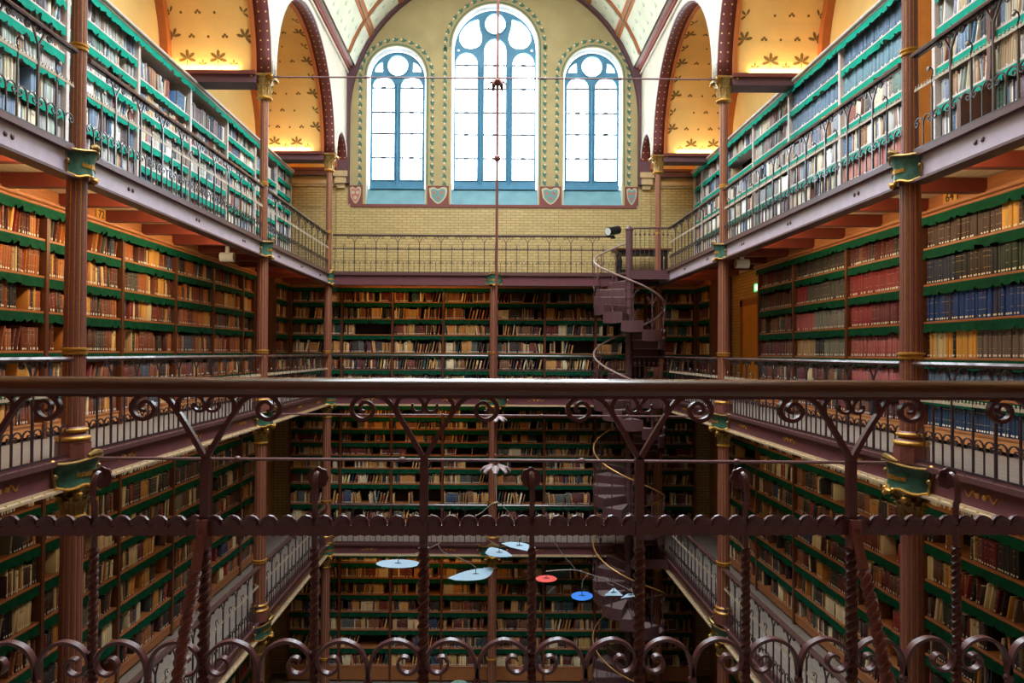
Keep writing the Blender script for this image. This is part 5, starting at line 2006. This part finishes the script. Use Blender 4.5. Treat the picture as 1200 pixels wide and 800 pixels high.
# stool on the ground floor
t = thing('stool', 'small pale green round stool on the ground floor before the end bookcases', 'stool', sight(540, 772, 17.9) * 0 + Vector((-0.80, 17.9, FG)))
mb = MB(); mb.lathe([(0.02, 0.40), (0.2, 0.405), (0.215, 0.425), (0.2, 0.45), (0.02, 0.455)], 'stool', 20); mb.build('seat', t, True)
for k in range(4):
    a = pi / 4 + k * pi / 2
    mb = MB(); mb.tube([(0.13 * cos(a), 0.13 * sin(a), 0.41), (0.2 * cos(a), 0.2 * sin(a), 0)], 0.018, 'stool', 8); mb.build('leg', t, True)
for (f0, f1, fsi), (px, py, w, h_, c, lab, kind) in zip(RESERVED, FACE):
    s = (YE + 0.03) / FPX
    base = SH_GE[fsi]
    t = thing('face_out_book', lab + ', ground-floor end shelves', 'book', ((f0 + f1) / 2, YE + 0.04, FG + base + 0.001))
    nm = 'face_cover_%d_%d' % (px, py)
    M[nm] = mat('printed_cover', c, 0.45)
    ww, hh = w * s, min(h_ * s * 1.15, 0.34)
    mb = MB(); mb.box(-ww / 2, ww / 2, 0, 0.004, 0, hh, nm); mb.box(-ww / 2, ww / 2, 0.026, 0.03, 0, hh, nm); mb.box(-ww / 2, -ww / 2 + 0.004, 0, 0.03, 0, hh, nm); mb.build('cover', t)
    mb = MB(); mb.box(-ww / 2 + 0.004, ww / 2 - 0.004, 0.004, 0.026, 0.004, hh - 0.005, 'pages'); mb.build('pages', t)
    if kind:
        mb = MB()
        if kind == 1:
            mb.ball((0, -0.001, hh * 0.5), ww * 0.22, 'black', 10, (1, 0.02, 1.2)); mb.ball((0, -0.002, hh * 0.52), ww * 0.13, 'cream', 10, (1, 0.04, 1.3)); mb.box(-ww * 0.3, ww * 0.3, -0.002, 0, hh * 0.05, hh * 0.25, 'mob_red')
        elif kind == 2:
            mb.box(-ww * 0.4, ww * 0.4, -0.002, 0, hh * 0.1, hh * 0.5, 'jamb'); mb.ball((0, -0.001, hh * 0.5), ww * 0.25, 'cream', 10, (1, 0.02, 0.8))
        else:
            mb.add([(-ww * 0.5, -0.002, hh * 0.1), (-ww * 0.2, -0.002, hh * 0.1), (ww * 0.5, -0.002, hh * 0.9), (ww * 0.2, -0.002, hh * 0.9)], [(0, 1, 2, 3)], 'white')
        mb.build('cover_picture', t, fix=False)

# ------------------------------------------------------------------ lamps and added lower fill under the galleries (they stand behind the girders)
for sx in (-1, 1):
    rot = (0, sx * radians(-84), 0)
    for ya, yb, pw in ((3.2, 6.9, 1.0), (7.3, 11.8, 1.0)):
        area('gallery_light', (sx * (A + 0.14), (ya + yb) / 2, FU - 0.24), rot, 0.05, yb - ya, (46 if sx < 0 else 26) * pw, WARM)
    area('gallery_light', (sx * (A + 0.14), 16.2, FU - 0.24), rot, 0.05, 2.4, 5, WARMER)
    for fz, pw in ((FM, 15), (FL, 8)):  # fill added to brighten the lower shelves, not known lamps
        area('gallery_light', (sx * (A + 0.14), 9.6, fz - 0.24), (0, sx * radians(-50), 0), 0.05, 9.0, pw, WARM)
for fz, pw in ((FU, 9), (FM, 9), (FL, 9)):
    area('gallery_light', (-1.9, Y3 + 0.16, fz - 0.24), (radians(70), 0, 0), 3.4, 0.05, pw, WARMER)
# ------------------------------------------------------------------ the books themselves
bpy.context.view_layer.update()
dg = bpy.context.evaluated_depsgraph_get()
CI = CAM_M.inverted()
cam_p = Vector((0, 0, EYE))


def project(p):
    q = CI @ p
    if q.z > -0.2:
        return None
    return PPX + FPX * q.x / -q.z, 400 - FPX * q.y / -q.z, -q.z


cand = []
for i, b in enumerate(BOOKS):
    m, w, d, h = b[0], b[1], b[2], b[3]
    P = [project(m @ Vector(v)) for v in ((0, 0, 0), (w, 0, 0), (w, 0, h), (0, 0, h))]
    if any(p is None for p in P):
        continue
    cx, cy = sum(p[0] for p in P) / 4, sum(p[1] for p in P) / 4
    if not (2 < cx < 1198 and 2 < cy < 798):
        continue
    ar = abs(sum(P[k][0] * P[(k + 1) % 4][1] - P[(k + 1) % 4][0] * P[k][1] for k in range(4))) / 2
    cand.append((ar, i))
cand.sort(reverse=True)
chosen = []
for ar, i in cand[:1400]:
    if len(chosen) >= 300:
        break
    m, w, d, h = BOOKS[i][:4]
    vis = 0
    for fx, fz in ((0.5, 0.3), (0.5, 0.7), (0.3, 0.5)):
        p = m @ Vector((w * fx, -0.004, h * fz))
        v = p - cam_p
        hit, loc, *_ = SC.ray_cast(dg, cam_p, v.normalized(), distance=v.length - 0.015)
        vis += not hit
    if vis >= 2:
        chosen.append(i)
chosen_set = set(chosen)


def book_geo(w, d, h):
    """spine rounded towards the reader (-y), cover boards, page block; verts, faces, face kinds, spine uv."""
    e = 0.008
    pr = [(0, 0.0), (w * 0.18, -e * 0.75), (w * 0.5, -e), (w * 0.82, -e * 0.75), (w, 0.0), (w, d), (0, d)]
    return pr


# one object per large book, sharing a few unit meshes
def unit_book(tag_):
    mb = MB()
    pr = book_geo(1, 1, 1)
    pr = [(x, y if y <= 0 else y) for x, y in pr]
    n = len(pr)
    pr = [(x, y * (0.045 / 0.008 if y < 0 else 1)) for x, y in pr]
    vs = [(x, y, 0) for x, y in pr] + [(x, y, 1) for x, y in pr]
    cov = [(k, (k + 1) % n, n + (k + 1) % n, n + k) for k in (0, 1, 2, 3, 4, 6)]
    me = bpy.data.meshes.new('book')
    fore = [(5, 6, 13, 12)]
    top = [tuple(range(n, 2 * n))]
    bot = [tuple(range(n - 1, -1, -1))]
    faces = cov + fore + bot
    mats = [0] * len(cov) + [1, 1]
    # recessed page block at the head
    vs += [(0.10, 0.03, 1), (0.90, 0.03, 1), (0.90, 0.99, 1), (0.10, 0.99, 1), (0.10, 0.03, 0.985), (0.90, 0.03, 0.985), (0.90, 0.99, 0.985), (0.10, 0.99, 0.985)]
    a = 2 * n
    faces += [(7, 8, 9, 10, 11, a + 1, a), (11, 12, a + 2, a + 1), (13, 7, a, a + 3), (a, a + 1, a + 5, a + 4), (a + 1, a + 2, a + 6, a + 5), (a + 3, a, a + 4, a + 7), (a + 4, a + 5, a + 6, a + 7)]
    mats += [0, 0, 0, 0, 0, 0, 1]
    # raised bands across the spine
    if tag_ == 1:
        for z in (0.2, 0.4, 0.6, 0.8):
            b = len(vs)
            for dz in (-0.008, 0.008):
                vs += [(x, y * 1.25 - 0.004, z + dz) for x, y in pr[:5]]
            faces += [(b + k, b + k + 1, b + 5 + k + 1, b + 5 + k) for k in range(4)] + [tuple(b + 5 + k for k in range(5)), tuple(b + k for k in range(4, -1, -1))]
            mats += [0] * 6
    if tag_ != 2:
        b = len(vs)
        vs += [(x, y - 0.006, z) for z in (0.05, 0.115) for x, y in ((0.2, -0.035), (0.5, -0.046), (0.8, -0.035))]
        faces += [(b, b + 1, b + 4, b + 3), (b + 1, b + 2, b + 5, b + 4)]
        mats += [2, 2]
    me.from_pydata(vs, [], faces)
    for k in ('book', 'pages', 'label'):
        me.materials.append(M[k])
    me.polygons.foreach_set('material_index', mats)
    uv = me.uv_layers.new(name='UVMap')
    for p in me.polygons:
        for li in p.loop_indices:
            v = vs[me.loops[li].vertex_index]
            uv.data[li].uv = (v[0], v[2] if p.index < 4 else 0.0)
    me.update()
    return me


UB = [unit_book(0), unit_book(1), unit_book(2)]
rowcount = {}
for b in BOOKS:
    rowcount[(b[6], b[7])] = max(rowcount.get((b[6], b[7]), 0), b[8] + 1)
SHORT = {}
for ci, c in enumerate(CASES):
    lev, side = c[4], c[5]
    SHORT[ci] = (lev, side)
case_no = {}
cnt = {}
for ci, c in enumerate(CASES):
    k = (c[4], c[5])
    cnt[k] = cnt.get(k, 0) + 1
    case_no[ci] = cnt[k]
rr = random.Random(4)
for i in chosen:
    m, w, d, h, c, lb, ci, si, n = BOOKS[i]
    o = bpy.data.objects.new('book', UB[rr.choice((0, 0, 1) if lb else (2, 2, 1))])
    COL.objects.link(o)
    o.matrix_world = m @ Matrix.Diagonal((w, d, h, 1))
    o.color = (*lin(c), 1)
    lev, side = SHORT[ci]
    # counted from the viewer's end of the shelf
    k = n + 1 if side != 'right' else rowcount[(ci, si)] - n
    place = {'left': 'opposite the stair', 'right': 'stair-side', 'end': 'end wall'}[side]
    lv = {'U': 'upper', 'M': 'middle', 'L': 'lower', 'G': 'ground'}[lev]
    hgt = 'tall ' if h > 0.325 else 'short ' if h < 0.26 else ''
    lab = '%s%s book, %s along %s shelf up, %s %s case %s' % (hgt, colour_name(c), ordinal(k), ordinal(si + 1), ordinal(case_no[ci]), lv, place)
    tag(o, lab, 'book', 'large books on the nearer shelves')

# all the others joined: thousands too small to pick apart
import numpy as np
V, F, FM_, CC, UVs = [], [], [], [], []
nv = 0
lo = 0
loops, starts, totals, mids, cols, uvs = [], [], [], [], [], []
for i, b in enumerate(BOOKS):
    if i in chosen_set:
        continue
    m, w, d, h, c, lb = b[:6]
    e = 0.008
    loc = [(0, 0, 0), (w * 0.25, -e, 0), (w * 0.75, -e, 0), (w, 0, 0), (0, 0, h), (w * 0.25, -e, h), (w * 0.75, -e, h), (w, 0, h), (w, d, 0), (w, d, h), (0, d, 0), (0, d, h)]
    lc = (*lin(c), rr.random())
    pg = (0.66, 0.56, 0.40, 1.0)
    fl = [((0, 1, 5, 4), lc, 1), ((1, 2, 6, 5), lc, 1), ((2, 3, 7, 6), lc, 1), ((3, 8, 9, 7), lc, 0), ((10, 0, 4, 11), lc, 0), ((4, 5, 6, 7, 9, 11), pg, 0)]
    if lb:
        z0, z1 = 0.012, 0.042
        loc += [(w * 0.22, -e - 0.0015, z0), (w * 0.78, -e - 0.0015, z0), (w * 0.78, -e - 0.0015, z1), (w * 0.22, -e - 0.0015, z1)]
        fl.append(((12, 13, 14, 15), (0.86, 0.83, 0.75, 1.0), 0))
    R = m
    V.extend([(m @ Vector(p))[:] for p in loc])
    for f, col, u in fl:
        starts.append(len(loops))
        totals.append(len(f))
        for j in f:
            loops.append(nv + j)
            cols.extend(col)
            uvs.extend((loc[j][0] / w, loc[j][2] / h if u else 0.0))
    nv += len(loc)
me = bpy.data.meshes.new('books')
me.vertices.add(nv)
me.vertices.foreach_set('co', np.array(V, dtype=np.float32).ravel())
me.loops.add(len(loops))
me.loops.foreach_set('vertex_index', np.array(loops, dtype=np.int32))
me.polygons.add(len(starts))
me.polygons.foreach_set('loop_start', np.array(starts, dtype=np.int32))
at = me.attributes.new('cover', 'FLOAT_COLOR', 'CORNER')
me.update(calc_edges=True)
at = me.attributes['cover']
at.data.foreach_set('color', np.array(cols, dtype=np.float32))
ul = me.uv_layers.new(name='UVMap')
ul.data.foreach_set('uv', np.array(uvs, dtype=np.float32))
me.materials.append(M['book_stuff'])
me.validate()
o = put('books', me)
tag(o, 'thousands of smaller bound books packed along all the shelves of the hall', 'books', None, 'stuff')
